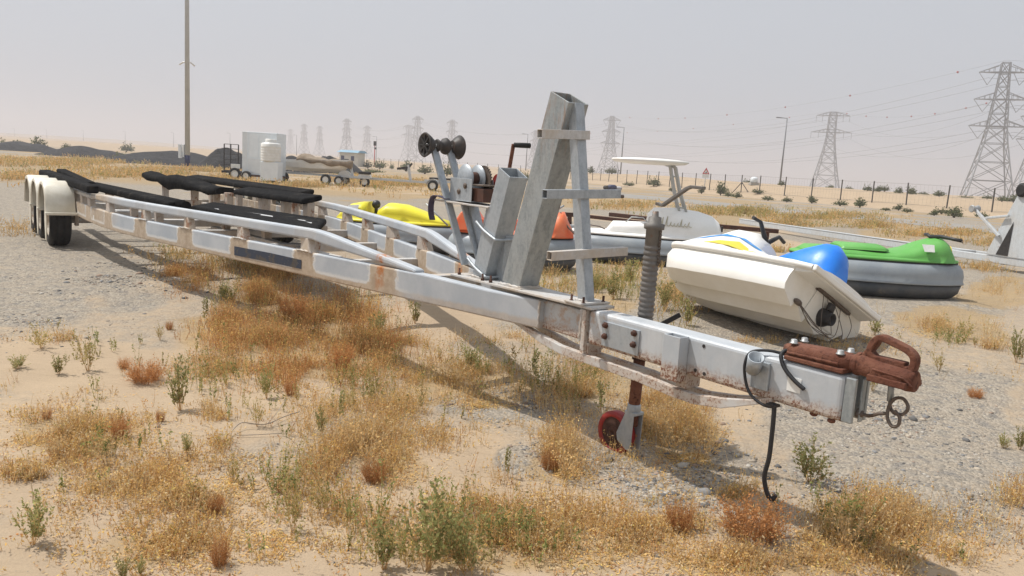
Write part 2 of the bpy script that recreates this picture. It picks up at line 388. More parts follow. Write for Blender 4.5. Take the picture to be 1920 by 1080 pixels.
# ================================================================== GROUND
def world_ellipse(cx, cy, rx, ry):
    c = at_ground(cx, cy); a = (at_ground(cx + rx, cy) - at_ground(cx - rx, cy)) / 2
    b = (at_ground(cx, cy + ry) - at_ground(cx, max(cy - ry, 330 if cx > 900 else 292))) / 2
    return np.array([c.x, c.y]), np.array([a.x, a.y]), np.array([b.x, b.y])
def emask(E, x, y):
    c, a, b = E; det = a[0] * b[1] - a[1] * b[0]
    dx = x - c[0]; dy = y - c[1]
    s = (dx * b[1] - dy * b[0]) / det; t = (a[0] * dy - a[1] * dx) / det
    return np.sqrt(s * s + t * t)
GRAVEL = [(110, 450, 260, 75), (60, 560, 190, 45), (250, 560, 120, 40), (60, 350, 120, 14), (860, 400, 260, 22), (1050, 430, 300, 25), (1500, 560, 420, 80), (1750, 480, 240, 40),
          (1650, 760, 330, 120), (1800, 900, 220, 110), (1560, 880, 120, 60), (1330, 880, 120, 50), (960, 760, 150, 35), (1130, 860, 120, 40), (1250, 930, 90, 50), (420, 440, 120, 30), (1250, 425, 150, 14), (980, 860, 60, 30), (1350, 660, 200, 40)]
YELLOW = [(120, 305, 200, 16), (60, 335, 120, 8), (330, 322, 140, 10), (420, 345, 120, 8), (560, 352, 160, 8), (760, 342, 120, 14), (640, 330, 60, 10), (500, 600, 220, 70), (620, 660, 160, 60), (150, 830, 190, 80), (300, 900, 160, 70), (690, 850, 130, 80),
          (1060, 850, 90, 60), (1290, 820, 90, 55), (1000, 1010, 260, 60), (1600, 1000, 220, 60), (1450, 1060, 230, 40), (1500, 415, 220, 9), (1720, 440, 190, 10), (1780, 610, 140, 40), (1880, 540, 80, 30), (1120, 560, 120, 40), (1150, 720, 160, 40), (880, 720, 160, 40), (1400, 405, 160, 8), (300, 1030, 140, 50)]
SAND = [(230, 800, 330, 170), (500, 980, 420, 140), (860, 600, 210, 40), (850, 860, 110, 60), (740, 640, 130, 50), (1350, 730, 90, 35), (1430, 780, 110, 45), (1260, 1045, 220, 45), (1140, 615, 110, 35), (120, 680, 200, 50), (1000, 980, 200, 70), (1850, 1030, 120, 60), (560, 700, 250, 90)]
SE = [world_ellipse(*e) for e in SAND]
GE = [world_ellipse(*e) for e in GRAVEL]; YE = [world_ellipse(*e) for e in YELLOW]
def axis_pts(d0, dense, g, far):
    p = [0.0]; s = d0
    while p[-1] < far:
        s = d0 if p[-1] < dense else max(d0, (p[-1] - dense) * g + d0); p.append(p[-1] + s)
    return np.array(p)
ap = axis_pts(.085, 6.0, .034, 3600); XS = np.concatenate([-ap[:0:-1], ap])
ay = axis_pts(.06, 5.0, .022, 4200) + 1.6; YS = np.concatenate([[-400, -120, -40, -14, -5, -1.5, .2, 1.0], ay])
gx, gy = np.meshgrid(XS, YS); gz = ground_h(gx, gy)
gm = .50 * (1 - smooth((gy - 16) / 6)); ym = np.zeros_like(gx)
jit = .75 * (vnoise(gx, gy, 1.3, 21) - .5) + .55 * (vnoise(gx, gy, .45, 22) - .5)
for E_ in SE: gm = np.minimum(gm, .50 * smooth((emask(E_, gx, gy) + jit - .6) / .7))
for E_ in GE: gm = np.maximum(gm, 1 - smooth((emask(E_, gx, gy) + jit - .45) / .8))
for E_ in YE: ym = np.maximum(ym, (1 - smooth((emask(E_, gx, gy) + jit - .4) / .9)))
yard = (1 - smooth((beyond_fence(gx, gy) + 12) / 8)) * smooth((gy - 10) / 5)
ydd = smooth((vnoise(gx, gy, 6.5, 31) * .6 + vnoise(gx, gy, 2.1, 32) * .4 - .36) / .16)
gm = np.maximum(gm, yard * (.35 + .6 * ydd))
veg = yard * smooth((gy - 24) / 12) * smooth((vnoise(gx, gy, 9, 41) * .5 + vnoise(gx, gy, 3.3, 42) * .5 - .38) / .15)
ym = np.maximum(ym, .85 * veg)
gbm = smooth((beyond_fence(gx, gy) - 2) / 20)
ym = np.maximum(ym, .35 * gbm * smooth((vnoise(gx, gy, 14, 51) - .5) / .2))
ny, nx = gx.shape; idx = np.arange(ny * nx).reshape(ny, nx)
Q = np.stack([idx[:-1, :-1], idx[:-1, 1:], idx[1:, 1:], idx[1:, :-1]], -1).reshape(-1, 4)
t = NT('desert_ground'); at_ = t.n('ShaderNodeAttribute', attribute_name='Col'); sr = t.n('ShaderNodeSeparateColor'); t.l(at_.outputs[0], sr.inputs[0])
nA = t.noise(.9, 8, .65); nB = t.noise(9, 8, .7); nC = t.noise(70, 6, .7)
vc = t.voro(46, 1); vb_ = t.n('ShaderNodeRGBToBW'); t.l(vc, vb_.inputs[0]); vd = t.voro(46, 0); vc2 = t.voro(19, 1); vb2 = t.n('ShaderNodeRGBToBW'); t.l(vc2, vb2.inputs[0])
sand = t.mix(t.mapr(nA, .3, .7), (.445, .34, .23), (.395, .30, .205)); sand = t.mix(t.math('MULTIPLY', t.mapr(nC, .45, .7), .35), sand, (.31, .24, .175))
grav = t.mix(t.mapr(vb_.outputs[0], .25, .75), (.205, .188, .163), (.385, .34, .278)); grav = t.mix(t.math('MULTIPLY', t.mapr(vb2.outputs[0], .62, .72), .5), grav, (.13, .13, .135))
grav = t.mix(t.mapr(nB, .36, .60, .05, .6), grav, (.37, .305, .23))
dry = t.mix(t.mapr(nB, .35, .65), (.40, .275, .135), (.33, .24, .14)); dry = t.mix(t.math('MULTIPLY', t.mapr(nA, .55, .7), .5), dry, (.20, .18, .07))
gf = t.mapr(t.math('ADD', sr.outputs[0], t.math('MULTIPLY', t.math('SUBTRACT', nB, .5), .9)), .3, .7)
yf = t.math('MULTIPLY', t.mapr(t.math('ADD', sr.outputs[1], t.math('MULTIPLY', t.math('SUBTRACT', nB, .5), 1.2)), .42, .72), .75)
spk = t.voro(95, 0); sand = t.mix(t.math('MULTIPLY', t.mapr(spk, .16, .08), t.mapr(nB, .42, .6)), sand, (.20, .16, .12)); col = t.mix(gf, sand, grav); col = t.mix(yf, col, dry)
t.set(col, .95, 0, .15)
hgt_ = t.math('ADD', t.math('MULTIPLY', nC, .35), t.math('MULTIPLY', t.math('MULTIPLY', vd, gf), -.9)); rpm = t.n('ShaderNodeMapping'); rpm.inputs['Rotation'].default_value = (0, 0, .35); rpm.inputs['Scale'].default_value = (1.6, 9, 1); t.l(t.tc.outputs['Object'], rpm.inputs[0]); rip = t.noise(1.3, 4, .55, rpm.outputs[0], .6)
hgt_ = t.math('ADD', hgt_, t.math('ADD', t.math('MULTIPLY', nB, .5), t.math('MULTIPLY', rip, 1.6))); t.bump(hgt_, .7, .022)
gcol = np.stack([gm.ravel(), ym.ravel(), gbm.ravel()], -1)
ground = np_mesh('ground', np.stack([gx.ravel(), gy.ravel(), gz.ravel()], -1), Q, gcol, 'desert_ground')
ground.data.polygons.foreach_set('use_smooth', np.ones(len(ground.data.polygons), bool)); tag(ground, 'sandy desert yard with patches of grey gravel', kind='structure')

def strip(name, near, far, lift, mat):
    n = 40; V = []
    for k in range(n + 1):
        f = k / n; a = np.array([np.interp(f, np.linspace(0, 1, len(near)), [p[i] for p in near]) for i in (0, 1)]); b = np.array([np.interp(f, np.linspace(0, 1, len(far)), [p[i] for p in far]) for i in (0, 1)])
        for s in np.linspace(0, 1, 6):
            p = a + (b - a) * s; V.append((p[0], p[1], float(ground_h(p[0], p[1])) + lift * (1 if 0 < s < 1 else .3)))
    Qs = [(k * 6 + j, k * 6 + j + 1, (k + 1) * 6 + j + 1, (k + 1) * 6 + j) for k in range(n) for j in range(5)]
    return np_mesh(name, V, Qs, None, mat)
tag(strip('road', [(2, 62), (8, 55), (14.7, 45.6), (18.6, 41.2), (20.5, 36), (22, 33), (40, 8)], [(4, 76), (10, 68), (17.6, 54.6), (21.5, 49), (25, 43.6), (27, 40), (47, 12)], .03, 'asphalt'), 'dusty grey access road running past the yard', kind='structure')

# ================================================================== BIG BOAT TRAILER
TA = R(128); TC = Vector((1.49 + .08 * .788, 3.36 + .08 * .6157, 0))
T = empty('boat_trailer', TC, TA)
tag(T, 'long galvanised boat trailer with black carpeted bunks and rusty coupler in the foreground', 'trailer')
def tw(u, v, z=0):
    return Vector((TC.x - .61566 * u - .78801 * v, TC.y + .78801 * u - .61566 * v, z))
VB = [(2.1, .085), (7.6, 1.26), (8.4, 1.40), (9.2, 1.475), (10, 1.5), (16, 1.5)]
def vb(u): return float(np.interp(u, [p[0] for p in VB], [p[1] for p in VB]))
def path_box(us, side, voff, width, zlo, zhi, mat, name, bevel=.012, parent=T):
    rings = []
    for u in us:
        v = side * (vb(u) + voff); zl = zlo(u) if callable(zlo) else zlo; zh = zhi(u) if callable(zhi) else zhi
        v2 = v - side * width
        rings.append([(u, v, zl), (u, v2, zl), (u, v2, zh), (u, v, zh)])
    return MB().loft(rings, True, True, False).build(name, mat, parent, bevel)
BU = [2.1, 2.6, 3.2, 4, 5, 6, 7, 7.6, 8.0, 8.4, 8.8, 9.2, 9.6, 10, 11, 12, 13, 13.9]
POSTS = [4.70, 5.74, 6.78, 7.77, 8.93, 9.93]
for sd in (1, -1):
    path_box(BU, sd, 0, .085, .465, lambda u: .66 if u < 3 else .68, 'beam', 'side_beam')
    path_box([3.30, 3.34, 4.42, 4.5, 4.6, 5, 6, 7, 7.6, 8, 8.4, 8.8, 9.2, 9.6, 9.9], sd, -.005, .09,
             lambda u: np.interp(u, [3.3, 3.34, 4.42, 4.6], [.665, .672, .765, .79]), lambda u: np.interp(u, [3.3, 3.34, 4.42, 4.6, 9.2, 9.9], [.70, .712, .868, .884, .875, .835]), 'rail', 'top_rail', .018)
    path_box([9.75, 10.5, 11.5, 12.5, 13.8], sd, -.02, .07, .775, .825, 'galv_dusty', 'rear_rail', .01)
    for u in POSTS + [10.5, 11.1, 11.9, 12.8, 13.6]:
        v = sd * (vb(u) - .01); w = sd * .07; a, b_ = (.11, .07) if u < 10 else (.09, .06)
        zt = .80 if u < 9.9 else .785
        MB().hexa([(u - a, v, .672), (u + a, v, .672), (u + a, v - w, .672), (u - a, v - w, .672), (u - b_ + .03, v, zt), (u + b_ + .03, v, zt), (u + b_ + .03, v - w, zt), (u - b_ + .03, v - w, zt)]).build('rail_post', 'galv_post', T, .008)
# tongue
MB().box((.81, 0, .5725), (1.66, .15, .215)).build('tongue_beam', 'tongue', T, .022, seg=3)
MB().box((2.0, 0, .565), (.71, .105, .19)).build('tongue_core', 'tongue', T, .01)
MB().box((1.675, 0, .545), (.035, .175, .26)).build('joint_plate', 'strap_steel', T, .004)
MB().hexa([(1.60, -.10, .684), (1.60, .10, .684), (3.08, .16, .684), (3.08, -.16, .684), (1.60, -.10, .700), (1.60, .10, .700), (3.08, .16, .700), (3.08, -.16, .700)]).build('mounting_plate', 'galv_dusty', T, .003)
# end of the tongue: an open channel pair
MB().box((-.045, .055, .5725), (.05, .02, .205)).box((-.045, -.055, .5725), (.05, .02, .205)).box((-.075, 0, .5725), (.01, .03, .20)).build('end_channel', 'galv_top', T, .004)
# truss strap below the tongue
for v0 in (.055, -.055):
    pts = [(2.42, .455), (2.30, .43), (2.10, .375), (1.90, .345), (1.70, .340), (1.2, .335), (.95, .318), (.80, .318), (.62, .345), (.45, .41), (.33, .455)]
    rings = [[(u, v0 - .02, z), (u, v0 + .02, z), (u, v0 + .02, z + (.055 if .5 < u < 2.2 else .03)), (u, v0 - .02, z + (.055 if .5 < u < 2.2 else .03))] for u, z in pts]
    MB().loft(rings, True, True, False).build('truss_strap', 'strap_steel', T, .004)
for u in (1.68, .9): MB().box((u, 0, .425), (.07, .12, .085)).build('truss_spacer', 'strap_steel', T, .004)
# splice plate with bolts
sp_ = MB().box((1.36, .0805, .562), (.30, .010, .150)).build('splice_plate', 'galv', T, .003)
for u in (1.48, 1.245):
    for z in (.615, .548): MB().lathe([(0, .021), (.004, .021), (.006, .015), (.020, .015), (.024, .009)], (u, .0855, z), (u, .2, z), 6).build('bolt', 'dark_rust', sp_)
# sockets on the near face, label and holes
MB().hollow((.915, .115, .43), (.915, .115, .675), .115, .075, .007, (0, 1, 0)).build('stake_pocket', 'tongue', T, .0025)
sk = MB().box((.40, .085, .58), (.10, .015, .14)).build('light_bracket', 'galv', T, .004)
MB().lathe([(0, .034), (.095, .040), (.095, .034), (.03, .028)], (.425, .115, .60), (.385, .155, .69), 20, True).build('light_socket', 'galv', sk)
MB().box((.22, .0765, .578), (.072, .003, .07)).build('paper_label', 'sticker_white', T)
for u, z in ((.76, .645), (.80, .505), (.74, .50)): MB().lathe([(0, .010), (.002, .010)], (u, .0755, z), (u, .09, z), 10).build('drain_hole', 'blackish', T)
# brake cable loops
def spl(pts, n=8):
    P = [Vector(p) for p in pts]; out = []
    for i in range(len(P) - 1):
        p0, p1, p2, p3 = P[max(i - 1, 0)], P[i], P[i + 1], P[min(i + 2, len(P) - 1)]
        for k in range(n):
            t = k / n; out.append(0.5 * ((2 * p1) + (-p0 + p2) * t + (2 * p0 - 5 * p1 + 4 * p2 - p3) * t * t + (-p0 + 3 * p1 - 3 * p2 + p3) * t ** 3))
    out.append(P[-1]); return out
MB().tube(spl([(.30, .0, .69), (.38, .06, .705), (.455, .10, .685), (.47, .12, .62), (.455, .115, .53), (.42, .11, .475), (.36, .10, .445), (.31, .09, .445), (.295, .10, .46)]), .0075, 8).build('brake_hose', 'black_cable', T)
MB().tube(spl([(.295, .10, .455), (.290, .103, .40), (.287, .105, .32), (.285, .11, .20), (.295, .115, .10), (.275, .105, .02), (.255, .09, -.005), (.245, .08, .02)]), .0115, 8).build('hanging_cable', 'black_cable', T)
MB().tube(spl([(.275, .035, .715), (.295, .06, .725), (.300, .085, .70), (.27, .093, .65), (.215, .092, .605), (.16, .086, .572)]), .010, 8).build('brake_hose', 'black_cable', T)
MB().box((.31, .09, .455), (.05, .05, .012)).build('cable_clamp', 'blackish', T)
for u, v in ((.13, .03), (.02, -.02), (.03, .05)): MB().sphere((u, v, .455), .017, 8, 6, (1.2, 1, .7)).build('weld_blob', 'rust', T)
# coupler: rusty brake actuator with ball socket and latch handle
def rsec(u, v0, w, z0, h, n=16, e=3.0):
    out = []
    for k in range(n):
        a = 2 * math.pi * k / n; c, s = math.cos(a), math.sin(a)
        out.append((u, v0 + w * math.copysign(abs(c) ** (2 / e), c), z0 + h * math.copysign(abs(s) ** (2 / e), s)))
    return out
cp = MB()
cp.loft([rsec(.33, 0, .030, .722, .026), rsec(.30, 0, .040, .722, .032), rsec(.285, 0, .066, .722, .040), rsec(.12, 0, .068, .726, .044), rsec(.02, 0, .066, .728, .042), rsec(-.005, 0, .05, .730, .036), rsec(-.02, 0, .040, .732, .034)])
cp.box((.14, 0, .697), (.30, .16, .022))
cp.loft([rsec(-.015, 0, .044, .735, .040), rsec(-.06, 0, .052, .735, .046), rsec(-.11, 0, .058, .732, .046), rsec(-.16, 0, .066, .728, .044), rsec(-.22, 0, .074, .724, .046, 16, 2.4), rsec(-.265, 0, .066, .718, .050, 16, 2.2), rsec(-.295, 0, .040, .715, .046, 16, 2)])
cp.box((-.20, 0, .70), (.17, .15, .03)); cp.prism([(-.13, .05, .745), (-.27, .055, .735), (-.30, .03, .70), (-.12, .05, .70)], (0, 1, 0), .022); cp.prism([(-.13, -.05, .745), (-.27, -.055, .735), (-.30, -.03, .70), (-.12, -.05, .70)], (0, -1, 0), .022)
cp.bar((.28, .072, .722), (.02, .070, .726), .012, .012); cp.lathe([(0, .054), (.02, .054)], (-.03, 0, .734), (-.2, 0, .734), 18)
coup = cp.build('coupler', 'rust', T, .005)
for u, v in ((.265, .045), (.265, -.045), (.03, .045), (.03, -.045)): MB().lathe([(0, .020), (.004, .020), (.005, .015), (.018, .015), (.020, .012)], (u, v, .766), (u, v, .9), 6).build('bolt', 'zinc', coup)
def bent(path, w, th, nrm=(0, 1, 0)):
    m = MB(); N = Vector(nrm)
    P = [Vector(p) for p in path]; rings = []
    for i, p in enumerate(P):
        d = (P[min(i + 1, len(P) - 1)] - P[max(i - 1, 0)]).normalized(); s = d.cross(N).normalized()
        rings.append([p - s * th / 2 - N * w / 2, p + s * th / 2 - N * w / 2, p + s * th / 2 + N * w / 2, p - s * th / 2 + N * w / 2])
    return m.loft(rings, True, True, False)
hd = bent(spl([(-.118, 0, .772), (-.085, 0, .80), (-.095, 0, .845), (-.125, 0, .872), (-.18, 0, .862), (-.245, 0, .842), (-.275, 0, .815), (-.275, 0, .775), (-.262, 0, .735)], 5), .046, .028)
hd.box((-.17, 0, .775), (.15, .05, .03)); hd.box((-.225, 0, .75), (.07, .05, .05))
hd.build('latch_handle', 'rust', coup, .005)
bent([(-.055, -.01, .765), (-.075, -.01, .80), (-.10, -.01, .845), (-.105, -.01, .865)], .045, .028).build('latch_lever', 'rust', coup, .006)
MB().tube(spl([(-.19, -.015, .68), (-.195, -.015, .62), (-.19, -.015, .585), (-.215, -.01, .555), (-.26, 0, .565), (-.275, 0, .60), (-.25, 0, .63), (-.215, 0, .62), (-.195, 0, .58), (-.20, .01, .53), (-.225, .01, .50), (-.25, .01, .515), (-.25, .01, .55), (-.225, .01, .572)], 6), .0075, 8).build('safety_cable', 'wire_steel', coup)
MB().tube([(-.185, -.012, .70), (-.19, -.014, .60)], .014, 8).build('cable_sleeve', 'galv_top', coup)
MB().tube(spl([(-.06, 0, .512), (-.085, 0, .512), (-.12, 0, .515), (-.155, 0, .535), (-.19, -.01, .545)]), [.022] * 5 + [.016] * 4 + [.008] * 24, 8).build('breakaway_cable', 'wire_steel', coup)

# jack on the far side of the tongue
JV, JU = -.135, 1.375
prof = [(0, .040)]
z = .0
for k in range(19):
    prof += [(z, .043), (z + .008, .049), (z + .020, .049), (z + .028, .043)]; z += .031
prof += [(z, .046), (z + .09, .046), (z + .095, .060), (z + .125, .062), (z + .13, .040), (z + .165, .038), (z + .17, .02), (z + .20, .018)]
jack = MB().lathe(prof, (JU, JV, .52), (JU - .015, JV, 1.6), 20).build('jack_tube', 'galv_top', T)
plain('jack_grey', (.145, .135, .125), (.20, .185, .17), 8, .6, .3, spots=(.2, .12, .08), sscale=18, slo=.6, shi=.7); jack.data.materials[0] = M['jack_grey']
bent([(JU - .015, JV, 1.355), (JU - .05, JV - .01, 1.345), (JU - .19, JV - .05, 1.455), (JU - .215, JV - .055, 1.465), (JU - .29, JV - .075, 1.462)], .030, .018).build('crank_handle', 'jack_grey', jack, .003)
ch = MB()
for k in range(11):
    c = Vector((JU - .060, JV - .005, 1.19 - k * .019)); e1 = Vector((1, .3, 0)).normalized() if k % 2 else Vector((0, 1, 0)).normalized()
    ch.tube([c + e1 * .007 * math.cos(a) + Vector((0, 0, .013 * math.sin(a))) for a in np.linspace(0, 2 * math.pi, 9)[:-1]], .0028, 5, closed=True)
ch.build('chain', 'wire_steel', jack); MB().sphere((JU - .058, JV, 1.215), .018, 8, 6).build('chain_lug', 'jack_grey', jack)
MB().bar((JU - .03, JV - .05, .60), (JU - .135, JV - .16, .70), .02, .028).build('swivel_lever', 'blackish', jack, .003)
MB().lathe([(0, .050), (.06, .050)], (JU + .01, JV, .405), (JU + .01, JV, .6), 14).build('jack_collar', 'dark_rust', jack)
MB().tube([(JU + .012, JV, .47), (JU + .03, JV, -.02)], .036, 14).build('jack_leg', 'rust', jack)
fk = MB()
for s_ in (1, -1): fk.prism([(JU - .018, JV + s_ * .038, .06), (JU + .055, JV + s_ * .038, .06), (JU + .115, JV + s_ * .038, -.085), (JU + .105, JV + s_ * .038, -.13), (JU + .03, JV + s_ * .038, -.17), (JU - .012, JV + s_ * .038, -.17)], (0, s_, 0), .006)
for s_ in (): fk.hexa([(JU - .04, JV + s_ * .052, -.17), (JU + .06, JV + s_ * .052, -.17), (JU + .06, JV + s_ * .044, -.17), (JU - .04, JV + s_ * .044, -.17), (JU - .035, JV + s_ * .052, .06), (JU + .085, JV + s_ * .052, .06), (JU + .085, JV + s_ * .044, .06), (JU - .035, JV + s_ * .044, .06)])
fk.box((JU + .02, JV, .065), (.085, .085, .02)); fk.lathe([(0, .045), (.05, .040)], (JU + .025, JV, .07), (JU + .025, JV, .3), 14)
fk.build('wheel_fork', 'galv', jack, .003)
wu, wz = JU + .155, -.105
whl = MB().lathe([(-.033, .108), (-.032, .134), (-.024, .139), (.024, .139), (.032, .134), (.033, .108), (.031, .102), (-.031, .102)], (wu, JV, wz), (wu, JV + 1, wz), 28, False).build('caster_wheel', 'red_paint', jack)
MB().lathe([(-.026, .103), (-.012, .096), (-.012, .05), (-.034, .042), (-.034, .012), (.034, .012), (.034, .042), (.012, .05), (.012, .096), (.026, .103)], (wu, JV, wz), (wu, JV + 1, wz), 24).build('caster_hub', 'dark_rust', jack)

# tall bow post, winch post, ladder post with steps
pt = MB().hollow((2.44, 0, .700), (2.045, 0, 1.98), .17, .195, .010, (1, 0, 0), cut=((-.42, 0, 1), (2.03, 0, 1.965)))
pt.build('bow_post', 'bow_steel', T, .0035)
MB().box((2.43, 0, .704), (.26, .20, .008)).build('post_base', 'galv_dusty', T, .002)
wp = MB().hollow((2.83, 0, .700), (2.585, 0, 1.48), .16, .145, .008, (1, 0, 0), cut=((-.48, 0, 1), (2.585, 0, 1.48))).build('winch_post', 'galv', T, .0025)
MB().hollow((2.93, -.02, .71), (2.80, -.02, 1.22), .13, .05, .006, (1, 0, 0)).build('post_channel', 'galv', T, .0025)
MB().hollow((2.70, -.07, .70), (2.68, -.07, 1.03), .12, .07, .006, (1, 0, 0)).build('post_gusset', 'galv', T, .0025)
for z0, u0 in ((1.04, 2.725), (.76, 2.815)):
    MB().tube(spl([(u0 + .16, .085, z0 + .07), (u0 + .05, .092, z0 + .015), (u0 - .075, .092, z0 - .03), (u0 - .098, .07, z0 - .04), (u0 - .10, -.09, z0 - .035)], 5), .011, 8).build('u_bolt', 'galv', wp)
def bead(pts, name='weld_bead'):
    P = spl(pts, 6); return MB().tube([p + Vector((random.uniform(-.003, .003), random.uniform(-.003, .003), random.uniform(-.003, .004))) for p in P], [random.uniform(.006, .012) for _ in P], 6).build(name, 'galv_dusty', T)
bead([(2.545, .09, .708), (2.44, .092, .708), (2.335, .09, .708)]); bead([(2.333, .088, .708), (2.331, 0, .708), (2.333, -.088, .708)]); bead([(2.905, .083, .708), (2.83, .085, .708), (2.755, .083, .708)]); bead([(1.70, .082, .675), (1.70, .084, .56), (1.70, .082, .47)]); bead([(2.10, .092, .655), (2.10, .094, .56), (2.10, .092, .47)]); bead([(1.80, .045, .715), (1.755, .047, .715), (1.71, .045, .715)])
for u_ in POSTS[:4]: bead([(u_ - .11, vb(u_ - .11) + .0, .684), (u_, vb(u_) + .0, .686), (u_ + .11, vb(u_ + .11) + .0, .684)])
lp = MB().hollow((1.755, 0, .705), (1.985, 0, 1.93), .075, .075, .006, (1, 0, 0)).build('step_post', 'galv', T, .0025)
MB().box((1.745, 0, .707), (.17, .24, .012)).build('post_base', 'galv_dusty', T, .003)
for u, v in ((1.80, .085), (1.69, .085), (1.80, -.085), (1.69, -.085), (2.62, .12), (2.72, .12), (3.02, .12), (2.62, -.12)):
    MB().lathe([(0, .014), (.016, .014), (.017, .008), (.05, .008)], (u, v, .700), (u, v, 1), 6).build('bolt', 'dark_rust', T)
MB().hollow((1.905, .345, 1.722), (1.905, -.045, 1.742), .05, .055, .005).build('step', 'galv_dusty', T, .0025)
MB().hollow((1.845, .325, 1.366), (1.845, -.30, 1.386), .05, .055, .005).build('step', 'galv', T, .0025)
MB().hollow((1.775, .315, 1.00), (1.775, -.335, 1.02), .05, .055, .005).build('step', 'galv_dusty', T, .0025)
MB().lathe([(0, .012), (.05, .012)], (1.845, -.295, 1.37), (1.845, -1, 1.37), 8).build('bolt', 'wire_steel', T)

# bow roller on two arms, winch with its plate
for v in (.130, -.012):
    MB().bar((3.44, v, 1.625), (2.98, v - .03, .78), .022, .060, (0, 1, 0)).build('roller_arm', 'galv', T, .004)
RU, RZ = 3.43, 1.648
rl = MB()
rl.lathe([(.025, .03), (.006, .078), (0, .090), (.008, .095), (.045, .072), (.075, .050), (.082, .04)], (RU, .228, RZ), (RU, -1, RZ), 28, True)
rl.lathe([(0, .045), (.008, .052), (.035, .036), (.048, .036), (.066, .060), (.088, .066), (.108, .052), (.112, .04)], (RU, .118, RZ), (RU, -1, RZ), 24, True)
rl.lathe([(0, .045), (.006, .052), (.032, .072), (.066, .095), (.074, .090), (.068, .078), (.055, .03)], (RU, -.026, RZ), (RU, -1, RZ), 28, True)
ro = rl.build('bow_roller', 'rubber', T); ro.data.materials[0] = M['roller_rubber']
MB().tube([(RU, .222, RZ), (RU, -.09, RZ)], .012, 10).build('roller_axle', 'zinc', ro)
rb = MB()
for k in range(8):
    a = k * math.pi / 4; rb.bar((RU, .222, RZ), (RU + .075 * math.cos(a), .222, RZ + .075 * math.sin(a)), .012, .010, (0, 1, 0))
rb.build('roller_spokes', 'blackish', ro)
MB().hexa([(2.74, .09, 1.215), (3.36, .16, 1.228), (3.36, -.14, 1.228), (2.74, -.10, 1.215), (2.74, .09, 1.228), (3.36, .16, 1.241), (3.36, -.14, 1.241), (2.74, -.10, 1.228)]).build('winch_plate', 'galv_dusty', T, .003)
MB().bar((3.20, -.09, 1.22), (2.93, -.09, .74), .02, .09, (0, 1, 0)).build('winch_brace', 'galv', T, .004)
wb = MB(); wb.box((3.10, .09, 1.33), (.29, .006, .17)); wb.box((3.10, -.10, 1.33), (.29, .006, .17)); wb.box((3.10, 0, 1.248), (.29, .19, .006))
wch = wb.build('winch_frame', 'galv', T, .002)
for u, z in ((3.12, 1.315), (3.04, 1.36)): MB().lathe([(0, .022), (.004, .022), (.006, .012), (.012, .012)], (u, .093, z), (u, .2, z), 14).build('bearing', 'wire_steel', wch)
for v, r_, nm in ((.055, .105, 'drum_flange'), (-.055, .105, 'drum_flange')):
    MB().lathe([(-.004, r_), (.004, r_), (.005, .075), (.012, .07), (.012, .035), (.018, .02)], (3.10, v, 1.415), (3.10, v + 1, 1.415), 28).build(nm, 'galv', wch)
gr = MB().lathe([(-.006, .098), (.006, .098)], (3.05, -.075, 1.41), (3.05, 1, 1.41), 24)
for k in range(28):
    a = k * 2 * math.pi / 28; gr.box((3.05 + .101 * math.cos(a), -.075, 1.41 + .101 * math.sin(a)), (.012, .014, .010), Matrix.Rotation(-a, 3, 'Y'))
gr.build('gear', 'wire_steel', wch); MB().lathe([(-.05, .05), (.05, .05)], (3.10, 0, 1.415), (3.10, 1, 1.415), 20).build('drum', 'dark_rust', wch)
MB().lathe([(-.005, .06), (.005, .06)], (2.93, -.12, 1.40), (2.93, 1, 1.40), 20).build('ratchet', 'red_paint', wch)
MB().box((2.92, -.01, 1.30), (.16, .15, .10)).build('gear_case', 'dark_rust', wch, .006); MB().box((2.94, -.01, 1.372), (.19, .16, .012)).build('case_lid', 'wire_steel', wch, .003)
hnd = MB().bar((2.86, -.15, 1.36), (2.80, -.15, 1.685), .012, .030, (0, 1, 0)).build('winch_crank', 'rust', wch, .003)
MB().lathe([(0, .012), (.004, .018), (.06, .019), (.125, .019), (.13, .010)], (2.80, -.152, 1.678), (2.74, -.30, 1.682), 12).build('crank_grip', 'rubber', hnd)
st_ = spl([(3.22, .13, 1.25), (3.29, .155, 1.268), (3.345, .17, 1.262), (3.372, .175, 1.21), (3.372, .175, 1.14), (3.35, .172, 1.08)], 6)
bent(st_, .05, .006, (0, 1, 0)).build('winch_strap', 'purple_webbing', T)

